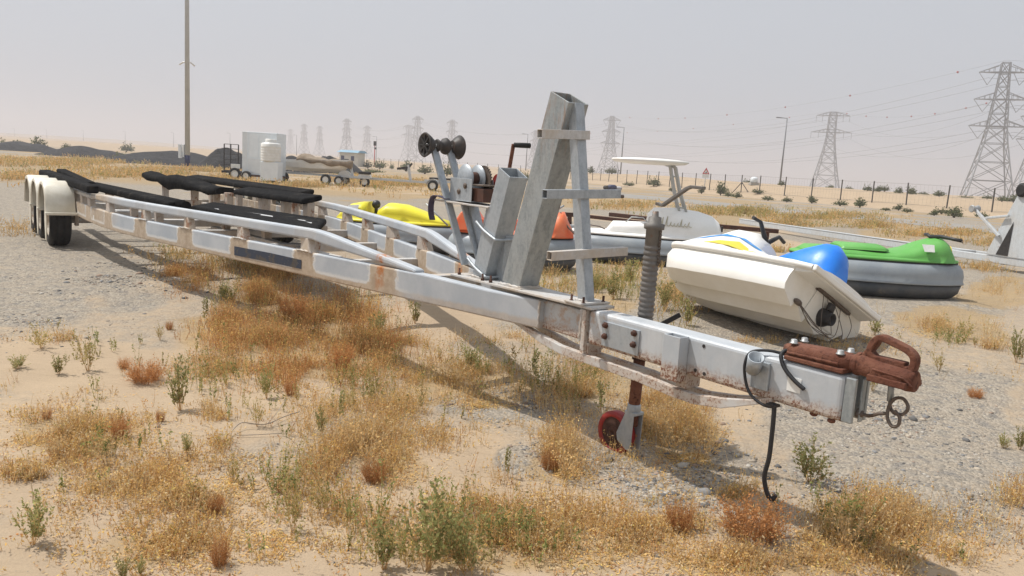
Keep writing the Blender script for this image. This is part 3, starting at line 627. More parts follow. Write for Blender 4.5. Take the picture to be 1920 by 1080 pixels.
# cross members, axles
for u, z, h in ((3.32, .615, .08), (4.85, .53, .09), (6.3, .52, .09), (7.7, .53, .09), (9.1, .53, .09), (10.4, .53, .09), (12.0, .53, .09), (13.6, .53, .09)):
    w = vb(u) - .09; MB().box((u, 0, z), (.10, 2 * w, h)).build('cross_member', 'galv_dusty', T, .006)
WH = (11.25, 12.15, 13.05); RT = .365
for wu_ in WH:
    MB().tube([(wu_, -1.7, .365), (wu_, 1.7, .365)], .04, 10).build('axle', 'galv_dusty', T)
    for sd in (1, -1):
        vo = sd * 1.69
        ty = MB().lathe([(-.135, .235), (-.14, .30), (-.125, .345), (-.09, RT), (-.055, RT), (-.05, RT - .012), (-.04, RT - .012), (-.035, RT), (.035, RT), (.04, RT - .012), (.05, RT - .012), (.055, RT), (.09, RT), (.125, .345), (.14, .30), (.135, .235)], (wu_, vo, RT + .0), (wu_, vo + sd, RT + .0), 32, False).build('tyre', 'rubber', T)
        rm = MB().lathe([(-.13, .238), (.125, .238), (.12, .20), (.05, .19), (.04, .08), (.07, .07), (.075, .0)], (wu_, vo, RT), (wu_, vo + sd, RT), 24, False).build('rim', 'rim_paint', ty)
        hb = MB()
        for k in range(6):
            a = k * math.pi / 3; hb.lathe([(0, .014), (.03, .014)], (wu_ + .1 * math.cos(a), vo + sd * .045, RT + .1 * math.sin(a)), (wu_ + .1 * math.cos(a), vo + sd, RT + .1 * math.sin(a)), 6)
        tag(hb.build('wheel_nuts', 'dark_rust', ty), kind='stuff')
        # fender: arched sheet with rolled outer lip, flat front step
        arc = [(-.43, .50), (-.42, .56), (-.36, .74), (-.27, .86), (-.15, .925), (0, .945), (.15, .925), (.27, .86), (.36, .74), (.42, .56), (.43, .50)]
        rings = []
        for du, z in arc: rings.append([(wu_ + du, sd * 1.515, z), (wu_ + du, sd * 1.86, z), (wu_ + du * 1.0, sd * 1.885, z - .012), (wu_ + du * .985, sd * 1.89, z - .055 if z > .6 else z - .01), (wu_ + du * .97, sd * 1.875, z - .055 if z > .6 else z - .01), (wu_ + du * .97, sd * 1.855, z - .02), (wu_ + du * .97, sd * 1.515, z - .015)])
        fb = MB().loft(rings, True, True, True)
        fb.box((wu_ - .46, sd * 1.70, .497), (.10, .40, .035))
        # outer skirt that hangs in front of the tyre
        fb.prism([(wu_ - .43, sd * 1.885, .50), (wu_ - .31, sd * 1.885, .80), (wu_ - .29, sd * 1.885, .62), (wu_ - .24, sd * 1.885, .40), (wu_ - .27, sd * 1.885, .12), (wu_ - .34, sd * 1.885, .10), (wu_ - .40, sd * 1.885, .30)], (0, -sd, 0), .012)
        fb.build('fender', 'cream_fender', T, .004)
        MB().box((wu_ - .02, sd * 1.45, .40), (.09, .05, .22)).build('spring_hanger', 'galv_post', T, .006)

# carpeted bunks on their posts
def bunk(P, th, name='bunk', mat='carpet', bev=.03):     # P: four top corners (u,v,z)
    P = [Vector(p) for p in P]
    return MB().hexa([p - Vector((0, 0, th)) for p in P] + P).build(name, mat, T, bev, seg=3)
bunk([(7.45, -.47, .985), (7.45, -.745, 1.045), (9.75, -.60, 1.02), (9.75, -.36, .965)], .075)
bunk([(8.9, -1.02, 1.00), (8.9, -1.26, 1.05), (14.3, -1.14, 1.03), (14.3, -.88, .985)], .075)
b3 = bunk([(5.36, .26, .80), (6.76, -.49, .80), (9.48, .0, .80), (8.62, .53, .80)], .075)
MB().add([(6.9, .10, .803), (7.05, .05, .803), (7.6, .16, .803), (7.25, .11, .803), (7.15, .16, .803)], [(0, 1, 2, 3, 4)]).build('tear', 'torn_lining', b3)
MB().add([(6.35, -.07, .803), (6.5, -.11, .803), (6.62, -.07, .803), (6.5, -.05, .803)], [(0, 1, 2, 3)]).build('tear', 'torn_lining', b3)
MB().add([(6.10, -.02, .803), (6.22, -.08, .803), (6.3, -.04, .803)], [(0, 1, 2)]).build('tear', 'torn_lining', b3)
MB().add([(7.9, .40, .803), (8.05, .36, .803), (8.1, .40, .803)], [(0, 1, 2)]).build('tear', 'torn_lining', b3)
bunk([(8.0, .95, .875), (8.0, .74, .905), (11.8, 1.05, .92), (11.8, 1.25, .90)], .09)
MB().tube([(8.35, .875, .855), (7.86, .79, .835)], .065, 12).build('bunk_end', 'carpet', T, .0)
bunk([(9.55, 1.565, .965), (9.55, 1.42, .97), (14.1, 1.42, 1.01), (14.1, 1.60, 1.0)], .105)
bunk([(11.5, 1.30, .93), (11.5, 1.13, .93), (14.2, 1.15, 1.03), (14.2, 1.32, 1.03)], .08)
# the sagging draped bunk
rings = []
for k, u in enumerate(np.linspace(10.0, 13.4, 13)):
    f = k / 12; v0 = -.205 + (.07 + .205) * f; zz = .965 + .10 * f - .03 * math.sin(f * 9.0); sag = .03 + .13 * math.exp(-((f - .55) / .17) ** 2) + .02 * math.sin(f * 23); wd = .25 + .05 * math.sin(f * 7)
    rings.append([(u, v0 + .02, zz - .06 - sag), (u, v0 + .015, zz - .02), (u, v0 - .02, zz + .0), (u, v0 - wd * .5, zz + .02 + .015 * math.sin(f * 14)), (u, v0 - wd, zz + .01), (u, v0 - wd - .01, zz - .07), (u, v0 - wd * .5, zz - .075)])
MB().loft(rings, True, True, True).build('draped_bunk', 'carpet', T)
for u, v, zt, w in ((7.55, -.60, .94, .12), (8.2, -.56, .94, .11), (9.0, -.54, .92, .11), (9.9, -.35, .91, .11), (10.45, -.33, .90, .10), (11.3, -.25, .92, .10), (12.6, -.12, .98, .09), (9.3, -1.12, .95, .10), (10.4, -1.10, .95, .10), (11.6, -1.06, .95, .10), (13.0, -1.02, .95, .10),
                    (6.0, -.02, .73, .11), (7.1, .10, .73, .10), (8.2, .22, .73, .10), (8.6, .92, .80, .09), (9.6, 1.0, .81, .09), (10.8, 1.08, .83, .09), (6.6, -.36, .73, .09), (12.2, 1.2, .86, .09)):
    MB().hexa([(u - w * .5, v - .04, .50), (u + w * .5, v - .04, .50), (u + w * .5, v + .04, .50), (u - w * .5, v + .04, .50), (u - w * .65, v - .05, zt), (u + w * .65, v - .05, zt), (u + w * .65, v + .05, zt), (u - w * .65, v + .05, zt)]).build('bunk_post', 'galv_post', T, .006)
for u0, u1, v0, v1 in ((5.4, 8.6, -.02, .25), (7.4, 10.2, -.56, -.38), (8.4, 12, .88, 1.15), (9, 14, -1.1, -1.02)):
    MB().bar((u0, v0, .50), (u1, v1, .50), .09, .07).build('bunk_rail', 'galv_dusty', T, .005)
# worn blue sticker on the near beam
MB().loft([[(u, vb(u) + .0025, z0), (u, vb(u) + .0045, z0), (u, vb(u) + .0045, z1), (u, vb(u) + .0025, z1)] for u, z0, z1 in ((4.73, .520, .60), (5.2, .518, .606), (5.82, .512, .60))], True, True, False).build('worn_sticker', 'worn_blue_sticker', T)
MB().box((9.45, 1.512, .56), (.05, .004, .06)).build('worn_sticker', 'sticker_white', T)

# ================================================================== BUMPER BOATS AND THE TIPPED SCOOTER
def plan(a, b, z, n=44, e=2.7, tip=0.0):
    out = []
    for k in range(n):
        an = 2 * math.pi * k / n; c, s = math.cos(an), math.sin(an)
        x = a * math.copysign(abs(c) ** (2 / e), c); y = b * math.copysign(abs(s) ** (2 / e), s)
        out.append((x, y * (1 - tip * max(0, x / a) ** 2), z))
    return out
def bumper_hull(root, a, b, zt, deck, tip=.25):
    lo = MB().loft([plan(a - .22, b - .2, .015, tip=tip), plan(a - .12, b - .1, .03, tip=tip), plan(a - .045, b - .04, .10, tip=tip), plan(a - .012, b - .01, zt * .42, tip=tip)])
    lo.build('lower_hull', 'dark_hull', root)
    MB().loft([plan(a - .02, b - .02, zt * .43, tip=tip), plan(a + .012, b + .012, zt * .44, tip=tip), plan(a + .018, b + .018, zt * .47, tip=tip), plan(a + .002, b + .002, zt * .50, tip=tip), plan(a + .004, b + .004, zt * .66, tip=tip), plan(a - .02, b - .02, zt * .83, tip=tip), plan(a - .065, b - .065, zt * .95, tip=tip), plan(a - .12, b - .12, zt, tip=tip), plan(a - .2, b - .2, zt - .01, tip=tip)]).build('tube', 'grey_tube', root)
    MB().loft([plan(a - .105, b - .105, zt - .012, tip=tip), plan(a - .095, b - .095, zt - .004, tip=tip), plan(a - .095, b - .095, zt + .012, tip=tip)]).build('trim', 'blackish', root)
    MB().loft([plan(a - .10, b - .10, zt + .013, tip=tip), plan(a - .09, b - .09, zt + .02, tip=tip), plan(a - .10, b - .10, zt + .045, tip=tip), plan(a - .2, b - .17, zt + .06, tip=tip)]).build('deck', deck, root)
def body(sts, n=15, e=2.6):     # stations (x, half width, z0, z1, lateral shift)
    rings = []
    for x, w, z0, z1 in sts:
        r = [(x, -w, z0)]
        for k in range(n):
            an = math.pi - math.pi * k / (n - 1); c, s = math.cos(an), math.sin(an)
            r.append((x, w * math.copysign(abs(c) ** (2 / e), c), z0 + (z1 - z0) * abs(s) ** (2 / e)))
        r.append((x, w, z0)); rings.append(r)
    return MB().loft(rings, True, True, True)
# green one
g = empty('bumper_boat', (5.33, 11.45, 0), R(-7)); tag(g, 'green ride-on bumper boat with grey tube and black handlebar behind the tipped scooter', 'bumper boat', 'amusement bumper boats in the yard')
bumper_hull(g, 1.28, .60, .53, 'green_gel', .35)
body([(-1.05, .34, .55, .60), (-.95, .40, .55, .67), (-.4, .42, .55, .685), (-.05, .42, .55, .66), (.2, .42, .55, .66), (.42, .42, .55, .72), (.62, .41, .55, .82), (.80, .38, .55, .885), (.90, .36, .55, .885), (.97, .33, .55, .83), (1.03, .30, .55, .70), (1.06, .27, .55, .62)]).build('cowl', 'green_gel', g)
body([(-.55, .30, .66, .70), (-.5, .33, .66, .735), (0.05, .33, .66, .735), (.12, .30, .66, .70)]).build('seat', 'green_gel', g)
bh = MB().tube([(.78, .0, .89), (.86, -.12, .915), (.93, -.28, .905), (1.02, -.44, .89)], [.035, .03, .025, .025], 10).tube([(.78, .0, .89), (.80, .2, .92), (.84, .38, .91)], .025, 8).build('handlebar', 'black_plastic', g)
MB().tube([(1.02, -.44, .89), (1.03, -.46, .86)], .008, 6).build('brake_lever', 'wire_steel', bh)
MB().prism([(.56, -.418, .70), (.70, -.410, .70), (.70, -.355, .80), (.53, -.370, .80)], (0, -1, .3), .004).build('white_sticker', 'sticker_white', g)
MB().lathe([(0, .085), (.012, .085), (.014, .07)], (1.028, -.10, .70), (1.5, -.18, .78), 24).build('headlight_ring', 'yellow_mark', g)
# white one with canopy
w = empty('bumper_boat', (2.45, 13.75, 0), R(-7)); tag(w, 'white bumper boat with grey tube and small hard-top canopy behind the jack', 'bumper boat', 'amusement bumper boats in the yard')
bumper_hull(w, 1.55, .66, .47, 'white_deck', .3)
body([(-.85, .34, .5, .52), (-.72, .36, .5, .70), (-.1, .36, .5, .72), (0, .35, .5, .71)], e=5).build('console', 'white_deck', w)
cw = body([(-.12, .40, .5, .88), (-.02, .46, .5, .99), (.35, .48, .5, 1.01), (.75, .46, .5, .97), (1.0, .42, .5, .90), (1.12, .36, .5, .80), (1.19, .33, .5, .62)], e=1.95).build('engine_cowl', 'white_deck', w)
cv = MB().loft([[( -.16 + x * sx, y * sx, z) for x, y, _ in plan(.68, .46, 0, 40, 2.3)] for sx, z in ((.55, 1.735), (.9, 1.755), (1.0, 1.79), (.98, 1.815), (.7, 1.835), (.3, 1.845))]).build('canopy', 'white_deck', w)
for y in (-.16, .16):
    MB().tube([(.42, y, .93), (.30, y, 1.3), (.20, y, 1.72), (.08, y, 1.765)], .022, 8).build('canopy_leg', 'grey_pole', w); MB().tube([(.54, y, .93), (.40, y, 1.3), (.29, y, 1.70), (.20, y, 1.765)], .022, 8).build('canopy_leg', 'grey_pole', w)
for z in (1.02, 1.55): MB().tube([(.39 - (z - 1) * .3, -.16, z), (.52 - (z - 1) * .36, -.16, z)], .015, 6).build('canopy_brace', 'grey_pole', w)
MB().box((1.165, -.20, .70), (.02, .09, .10)).build('vent', 'blackish', w, .005)
plain('script_gold', (.46, .42, .30), (.54, .50, .38), 6, .6); sq = MB()
def cy_(z): q = ((z - .5) / .51) ** .975; return -(.478 * (1 - q * q) ** .513 + .013)
for k, (x0, hh, w_) in enumerate(((.10, .15, .05), (.17, .17, .06), (.24, .08, .05), (.30, .06, .05), (.36, .07, .05), (.42, .13, .05), (.48, .06, .05), (.54, .09, .06))):
    sq.tube(spl([(x0, cy_(.70), .70), (x0 + w_ * .7, cy_(.70 + hh), .70 + hh), (x0 + w_ * .5, cy_(.72), .72), (x0 + w_ + .02, cy_(.71), .71)], 3), .006, 4)
sq.build('script_mark', 'script_gold', w)
MB().tube([(-1.25, -.2, .56), (-1.15, -.2, .62), (-.95, -.2, .60), (-.85, -.2, .56)], .012, 6).build('grab_rail', 'wire_steel', w); MB().tube([(-.5, -.1, .70), (-.4, -.1, .80), (-.2, -.1, .80), (-.1, -.1, .72)], .012, 6).build('seat_hoop', 'grey_pole', w)
# orange one
o = empty('bumper_boat', (-.02, 11.95, 0), R(-4)); tag(o, 'faded orange bumper boat partly hidden behind the trailer posts', 'bumper boat', 'amusement bumper boats in the yard')
bumper_hull(o, 1.02, .55, .50, 'orange_gel', .2)
body([(-.12, .42, .53, .62), (.2, .43, .53, .69), (.45, .42, .53, .71), (.58, .40, .53, .78), (.68, .36, .53, .90), (.76, .30, .53, .91), (.83, .26, .53, .76), (.92, .2, .53, .6)], e=2.2).build('cowl', 'orange_gel', o)
sb_ = MB().hexa([(-.95, -.40, .55), (-.40, -.40, .55), (-.40, .40, .55), (-.95, .40, .55), (-.80, -.32, .83), (-.60, -.32, .83), (-.60, .32, .83), (-.80, .32, .83)]); sb_.build('seat_wedge', 'orange_gel', o, .02)
MB().hexa([(-.44, -.34, .54), (.05, -.34, .54), (.05, -.30, .54), (-.44, -.30, .54), (-.50, -.36, .74), (.08, -.36, .72), (.08, -.31, .72), (-.50, -.31, .74)]).build('side_wall', 'orange_gel', o, .01); MB().hexa([(-.44, .34, .54), (.05, .34, .54), (.05, .30, .54), (-.44, .30, .54), (-.50, .36, .74), (.08, .36, .72), (.08, .31, .72), (-.50, .31, .74)]).build('side_wall', 'orange_gel', o, .01)
MB().tube(spl([(.70, -.1, .90), (.80, -.2, .72), (.95, -.3, .58), (1.02, -.38, .42), (1.0, -.42, .30)]), .012, 6).build('hose', 'wire_steel', o); MB().tube([(.62, -.05, .92), (.74, .05, 1.0)], .015, 6).build('hook', 'zinc', o)
MB().tube([(.45, -.32, .75), (.20, -.40, .68)], .018, 6).build('handle', 'sticker_white', o)
# yellow one
y = empty('bumper_boat', (-2.05, 13.35, 0), R(-3)); tag(y, 'bright yellow bumper boat with black steering ball behind the far rail', 'bumper boat', 'amusement bumper boats in the yard')
bumper_hull(y, 1.15, .58, .47, 'yellow_gel', .2)
body([(-1.02, .20, .5, .54), (-.92, .30, .5, .66), (-.78, .35, .5, .76), (-.60, .37, .5, .80), (-.47, .37, .5, .81)], e=3.2).build('bow_hood', 'yellow_gel', y)
body([(-.28, .38, .5, .70), (-.14, .38, .5, .805), (.15, .37, .5, .79), (.45, .35, .5, .70), (.75, .30, .5, .58), (.95, .25, .5, .535)], e=4).build('seat_body', 'yellow_gel', y)
MB().box((-.38, 0, .56), (.2, .7, .10)).build('footwell', 'yellow_gel', y, .02)
MB().sphere((-.36, -.10, .77), .075, 14, 10).build('steering_ball', 'black_plastic', y); MB().tube([(-.36, -.10, .60), (-.36, -.10, .73)], .03, 8).build('steering_stem', 'black_plastic', y)
MB().lathe([(0, .07), (.02, .07), (.03, .05)], (-.44, -.37, .585), (-.44, -1, .585), 18).build('speaker', 'black_plastic', y)
MB().prism([(-.86, -.335, .64), (-.62, -.355, .64), (-.60, -.325, .76), (-.78, -.31, .74)], (0, -1, .4), .004).build('white_sticker', 'sticker_white', y)
MB().tube([(.55, -.40, .85), (.95, -.52, .52)], .015, 6).build('boat_hook', 'zinc', y); MB().tube([(.98, -.46, .58), (1.18, -.52, .50)], .012, 6).build('paddle_shaft', 'sticker_white', y)

# tipped water scooter lying on its side
S = bpy.data.objects.new('water_scooter', None); COL.objects.link(S); S.empty_display_size = .1
S.scale = (1.08, 1.10, 1.06); S.location = (1.97, 9.14, .05); S.rotation_mode = 'XYZ'
S.rotation_euler = (Matrix.Rotation(R(-55), 3, 'Z') @ Matrix.Rotation(R(-25), 3, 'X')).to_euler()
tag(S, 'white water scooter with blue seat tipped on its side beside the jack', 'water scooter')
SL = 1.75; OV = 1.09
def sst(s):
    f = lambda xs, ys: float(np.interp(s, xs, ys))
    bg_ = f([0, .02, .06, .14, .28, .5, .8, 1], [.28, .39, .47, .53, .585, .625, .64, .635]); zg = f([0, .3, 1], [.54, .50, .47])
    zk = f([0, .03, .1, .22, .4, 1], [.17, .11, .06, .025, .008, 0]); zc = f([0, .1, .3, 1], [.29, .25, .22, .20]); bc = bg_ * f([0, .2, 1], [.93, 1.01, 1.03])
    hd_ = f([0, .06, .2, .35, .5, .6, .8, 1], [.08, .17, .27, .33, .28, .15, .09, .06]); return bg_, zg, zk, zc, bc, hd_
hull, rim, deck, sides = [], [], [], []
NS = [0, .02, .05, .1, .16, .24, .34, .45, .56, .68, .8, .9, 1]
for s_ in NS:
    bg_, zg, zk, zc, bc, hd_ = sst(s_); x = s_ * SL
    half = [(0, zk), (.32 * bc, zk + .46 * (zc - zk)), (.38 * bc, zk + .14 * (zc - zk)), (.66 * bc, zk + .86 * (zc - zk)), (.73 * bc, zk + .46 * (zc - zk)), (bc, zc - .01), (bc + .02, zc + .04), (bg_ + .03, zc + .45 * (zg - zc)), (bg_ + .005, zg - .09), (bg_ - .015, zg - .04)]
    hull.append([(x, -p, z) for p, z in half[:6][::-1]] + [(x, p, z) for p, z in half[1:6]]); sides.append(half[5:])
    rh = [(bg_ - .02, zg - .05), (bg_ + .025, zg - .045), (bg_ + .035, zg - .02), (bg_ + .025, zg + .005), (bg_ - .03, zg + .012)]
    rim.append(rh + [(0, 0)])
    dk = [(bg_ - .02, zg + .010), (bg_ * .80, zg + .35 * hd_), (bg_ * .55, zg + .8 * hd_), (bg_ * .28, zg + hd_), (0, zg + hd_ * 1.03)]
    deck.append([(x, -p, z) for p, z in dk] + [(x, p, z) for p, z in dk[:-1][::-1]])
bg_, zg, zk, zc, bc, hd_ = sst(1); bo = bg_ * .93; xo = SL * OV
rim.append([(bo - .02, zg - .05), (bo + .025, zg - .045), (bo + .035, zg - .02), (bo + .025, zg + .005), (bo - .03, zg + .012), (0, 0)]); dk = [(bo - .02, zg + .010), (bo * .80, zg + .35 * hd_), (bo * .55, zg + .8 * hd_), (bo * .28, zg + hd_), (0, zg + hd_ * 1.03)]; deck.append([(xo, -p, z) for p, z in dk] + [(xo, p, z) for p, z in dk[:-1][::-1]])
hl = MB().loft(hull, False, False, True)
k0 = len(hull) - 1; n_ = len(hull[0]); sd9 = sides[-1]; hl.add([(SL, -p, z) for p, z in sd9[::-1]] + [(p[0], p[1], p[2]) for p in hull[-1]][1:-1] + [(SL, p, z) for p, z in sd9], [tuple(range(2 * len(sd9) + n_ - 2))])
hb_ = hl.build('hull', 'hull_bottom', S); hb_.modifiers.new('edge', 'EDGE_SPLIT').split_angle = R(28)
for sg in (1, -1):
    MB().loft([[(s_ * SL, sg * p, z) for p, z in r] for s_, r in zip(NS, sides)], False, False, True).build('hull_side', 'white_gel', S)
b0_ = MB().add([(0, -p, z) for p, z in sides[0][::-1]] + [(q[0], q[1], q[2]) for q in hull[0]][1:-1] + [(0, p, z) for p, z in sides[0]], [tuple(range(2 * len(sides[0]) + n_ - 2))]).build('bow_face', 'white_gel', S)
MB().box((-.01, 0, .515), (.06, .66, .06)).build('bow_bumper', 'white_gel', S, .02)
for sg in (1, -1):
    MB().loft([[(s_ * SL, sg * p, z) for p, z in r[:5]] for s_, r in zip(NS + [OV], rim)], False, False, True).build('gunwale', 'white_gel', S)
bm_ = MB(); bg_, zg, *_r2 = sst(1); bm_.box((SL * OV + .015, 0, zg - .02), (.05, 2 * bg_ * .93 + .05, .06)); bm_.build('stern_bumper', 'white_gel', S, .015)
MB().hexa([(SL - .02, -bg_ + .01, zg - .09), (SL * OV, -bg_ * .93 + .01, zg - .06), (SL * OV, bg_ * .93 - .01, zg - .06), (SL - .02, bg_ - .01, zg - .09), (SL - .02, -bg_ + .01, zg - .02), (SL * OV, -bg_ * .93 + .01, zg - .02), (SL * OV, bg_ * .93 - .01, zg - .02), (SL - .02, bg_ - .01, zg - .02)]).build('stern_platform', 'white_gel', S, .01)
dk_ = MB().loft(deck, False, False, True); dk_.add(list(deck[-1]), [tuple(range(len(deck[-1])))]); dk_.build('deck', 'white_deck', S)
body([(.20, .16, .56, .72), (.34, .29, .56, .83), (.58, .34, .56, .93), (.78, .31, .56, .92), (.94, .20, .56, .80)], e=2.1).build('hood', 'white_deck', S)
body([(.98, .08, .52, .62), (1.15, .15, .52, .73), (1.38, .19, .52, .84), (1.56, .205, .52, .91), (1.67, .195, .52, .905), (1.75, .165, .52, .83), (1.80, .11, .52, .70)], e=2.3).build('seat', 'blue_vinyl', S)
def swoosh(pts, mat, name):      # patch that follows the near side of the deck
    V = []
    for s_, a0, a1 in pts:
        bg_, zg, zk, zc, bc, hd_ = sst(s_)
        for a in (a0, (a0 + a1) / 2, a1):
            yy = bg_ * a; zz = zg + float(np.interp(a, [0, .28, .55, .80, .97], [1.03 * hd_, hd_, .8 * hd_, .35 * hd_, .01])) + .006
            V.append((s_ * SL, -yy, zz))
    F = [(i * 3 + j, i * 3 + j + 1, i * 3 + j + 4, i * 3 + j + 3) for i in range(len(pts) - 1) for j in (0, 1)]
    return MB().add(V, F, True).build(name, mat, S)
swoosh([(.16, .72, .735), (.24, .62, .70), (.34, .52, .62), (.45, .40, .54), (.56, .32, .46), (.62, .30, .34)], 'blue_mark', 'blue_stripe')
swoosh([(.30, .86, .87), (.38, .76, .86), (.5, .66, .86), (.6, .64, .86), (.7, .68, .86), (.78, .78, .86)], 'yellow_mark', 'yellow_stripe')
MB().tube([(.85, 0, .84), (.83, -.18, 1.0), (.82, -.30, .99)], [.03, .02, .02], 8).tube([(.85, 0, .84), (.83, .18, 1.0), (.82, .30, .99)], [.03, .02, .02], 8).build('handlebar', 'black_plastic', S)
MB().prism([(SL + .004, -.30, .10), (SL + .004, .30, .10), (SL + .004, .38, .38), (SL + .004, -.20, .40)], (1, 0, 0), .004).build('jet_tunnel', 'hull_bottom', S)
MB().bar((SL + .02, -.24, .385), (SL + .02, .36, .365), .05, .03).build('tunnel_lip', 'wire_steel', S, .004)
nz = MB().lathe([(0, .09), (.05, .09), (.10, .065), (.14, .06), (.14, .045), (.05, .04)], (SL - .02, .0, .18), (SL + 1, .0, .16), 20).build('jet_nozzle', 'blackish', S)
MB().box((SL + .06, 0, .29), (.04, .09, .08)).build('nozzle_bracket', 'blackish', nz, .01)
rk = random.Random(11)
for k in range(5):
    d_ = rk.uniform(.04, .16); yy = -.15 + .11 * k + rk.uniform(-.04, .04)
    MB().tube(spl([(SL + .02, -.42 + rk.uniform(-.02, .03), .16), (SL + d_, -.28 + .04 * k, .05 - rk.uniform(0, .06)), (SL + d_ + .05, yy * .5 + rk.uniform(-.05, .05), -.02 + .05 * rk.random()), (SL + d_, yy + .06, .06 + .05 * k * rk.random()), (SL + .03, yy + rk.uniform(-.05, .08), .36)], 6), .0035, 5).build('cable', 'wire_steel', S)
MB().sphere((SL + .01, -.42, .16), .05, 10, 6, (.5, 1.3, .6)).build('thru_hull', 'wire_steel', S)

# ================================================================== OTHER TRAILERS AND LOOSE FRAMES
def rotz_loc(a, b): d = b - a; return math.atan2(d.y, d.x)
a = at_depth(1960, 492, 15.6); b = at_depth(1385, 444, 27.0)
gt = empty('boat_trailer', (a.x, a.y, 0), rotz_loc(a, b)); tag(gt, 'low galvanised trailer with rust-stained beam and roller arm at the right edge', 'trailer')
Lg = (Vector((b.x, b.y, 0)) - Vector((a.x, a.y, 0))).length; za, zb_ = .30, .27
MB().bar((0, 0, za - .09), (Lg, 0, zb_ - .07), .10, .15).build('side_beam', 'galv_far', gt, .01)
MB().bar((2.6, -.02, za + .005), (Lg, -.02, zb_ + .015), .16, .022).build('beam_cap', 'galv_far', gt, .003)
MB().bar((1.2, -.056, za - .11), (3.4, -.056, za - .11), .01, .09).build('rust_patch', 'dark_rust', gt)
MB().bar((0, -1.9, za - .16), (4.5, -1.9, zb_ - .15), .10, .12).build('side_beam', 'galv_far', gt, .01)
for u in (1.0, 3.6): MB().bar((u, 0, .16), (u, -1.9, .14), .08, .09).build('cross_member', 'galv_far', gt)
PB = Vector((gt.matrix_world.inverted() @ Vector((0, 0, 0)))) if False else None
pc = .85
MB().hexa([(pc + .55, -.07, za), (pc - .5, -.07, za), (pc - .5, .07, za), (pc + .55, .07, za), (pc - .02, -.06, 1.62), (pc - .28, -.06, 1.62), (pc - .28, .06, 1.62), (pc - .02, .06, 1.62)]).build('winch_post', 'galv_far', gt, .01)
MB().prism([(pc + .28, .075, za + .02), (pc - .02, .075, za + .02), (pc - .04, .075, 1.05)], (0, 1, 0), .004).build('post_opening', 'blackish', gt)
MB().bar((pc + .22, .12, .72), (pc + .92, .14, 1.24), .06, .06).build('roller_arm', 'galv_far', gt, .01); MB().bar((pc + .06, .12, 1.17), (pc + .62, .13, 1.08), .05, .05).build('arm_brace', 'galv_far', gt, .01)
MB().lathe([(-.10, .07), (-.08, .085), (0, .05), (.08, .085), (.10, .07)], (pc + .95, .13, 1.26), (pc + .95, 1, 1.26), 16).build('guide_roller', 'zinc', gt)
MB().lathe([(-.14, .10), (-.10, .15), (0, .07), (.10, .15), (.14, .10)], (pc - .14, 0, 1.72), (pc - .14, 1, 1.72), 20).build('bow_roller', 'rubber', gt)
# dark rusty frame behind the white bumper boat
rf_ = empty('trailer_frame', (1.2, 18.5, 0)); tag(rf_, 'dark rusty trailer frame with upright stubs behind the white bumper boat', 'trailer frame')
def lw(px, py, Y): return at_depth(px, py, Y) - rf_.location
for p, q, w_, h_, mt_ in [((1058, 402, 18.5), (1082, 403, 18.5), .09, .10, 'dark_rust'), ((1068, 404, 18.5), (1068, 432, 18.5), .10, .10, 'dark_rust'), ((1095, 405, 18.3), (1240, 421, 17.2), .10, .08, 'dark_rust'), ((1144, 402, 20), (1245, 413, 19), .14, .10, 'dark_rust'), ((1345, 424, 19), (1460, 434, 18.5), .12, .10, 'dark_rust'), ((1040, 424, 18.4), (1100, 428, 18.2), .10, .12, 'galv_far'), ((1050, 436, 18), (1240, 448, 17), .10, .10, 'dark_rust'), ((1075, 441, 17.9), (1120, 443, 17.6), .25, .05, 'galv_far')]:
    MB().bar(lw(*p), lw(*q), w_, h_).build('frame_bar', mt_, rf_, .008)
for px in (1150, 1225, 1350, 1440): 
    p = at_depth(px, 425, 18.4) - rf_.location; MB().bar((p.x, p.y, 0), (p.x, p.y, .42), .08, .08).build('stub', 'dark_rust', rf_, .006)

# ------------------------------------------------------------------ mid-distance yard: cabinet, tank, boat under tarp, trailers
def wheel(root, x, y, r, w=.18, side=1):
    t_ = MB().lathe([(-w / 2, r * .62), (-w / 2, r * .92), (-w * .35, r), (w * .35, r), (w / 2, r * .92), (w / 2, r * .62)], (x, y, r), (x, y + 1, r), 20, False).build('tyre', 'rubber', root)
    MB().lathe([(-w * .45, r * .64), (w * .40, r * .64), (w * .3, r * .5), (w * .3, .02)], (x, y, r), (x, y - side, r), 16, False).build('rim', 'tank_white', t_)
cb = empty('cabinet_trailer', (-15.25, 43.4, 0), R(-8)); tag(cb, 'tall white box cabinet standing on a small trailer beside a black cage', 'cabinet')
MB().box((.95, .55, 1.52), (1.75, 1.2, 2.35)).build('cabinet', 'cabinet_grey', cb, .02); MB().box((-.06, .55, 1.52), (.30, 1.22, 2.36)).build('cabinet_door', 'cabinet_white', cb, .02)
plain('cabinet_side', (.80, .85, .88), (.74, .79, .82), 3, .5); 
for x in (.30, .88): MB().box((x + .18, -.053, 1.95), (.52, .012, 1.25)).build('panel', 'cabinet_side', cb, .01)
MB().box((.62, -.058, .85), (1.0, .02, .80)).build('panel', 'cabinet_white', cb, .01)
MB().box((.9, .4, .28), (2.4, 1.2, .08)).build('chassis', 'dark_rust', cb, .01)
for x in (.15, 1.7): wheel(cb, x, -.25, .27)
tk = empty('water_tank', (-13.55, 42.4, 0)); tag(tk, 'ribbed white plastic water tank on a grey stand in front of the cabinet', 'water tank')
MB().box((.05, 0, .62), (.95, .9, 1.0)).build('stand', 'cabinet_side', tk, .02)
pr = [(0, .50)]
for k in range(6): pr += [(.04 + k * .14, .53), (.10 + k * .14, .545), (.13 + k * .14, .53)]
pr += [(.95, .53), (1.0, .46), (1.03, .30), (1.06, .30), (1.20, .29), (1.22, .26)]
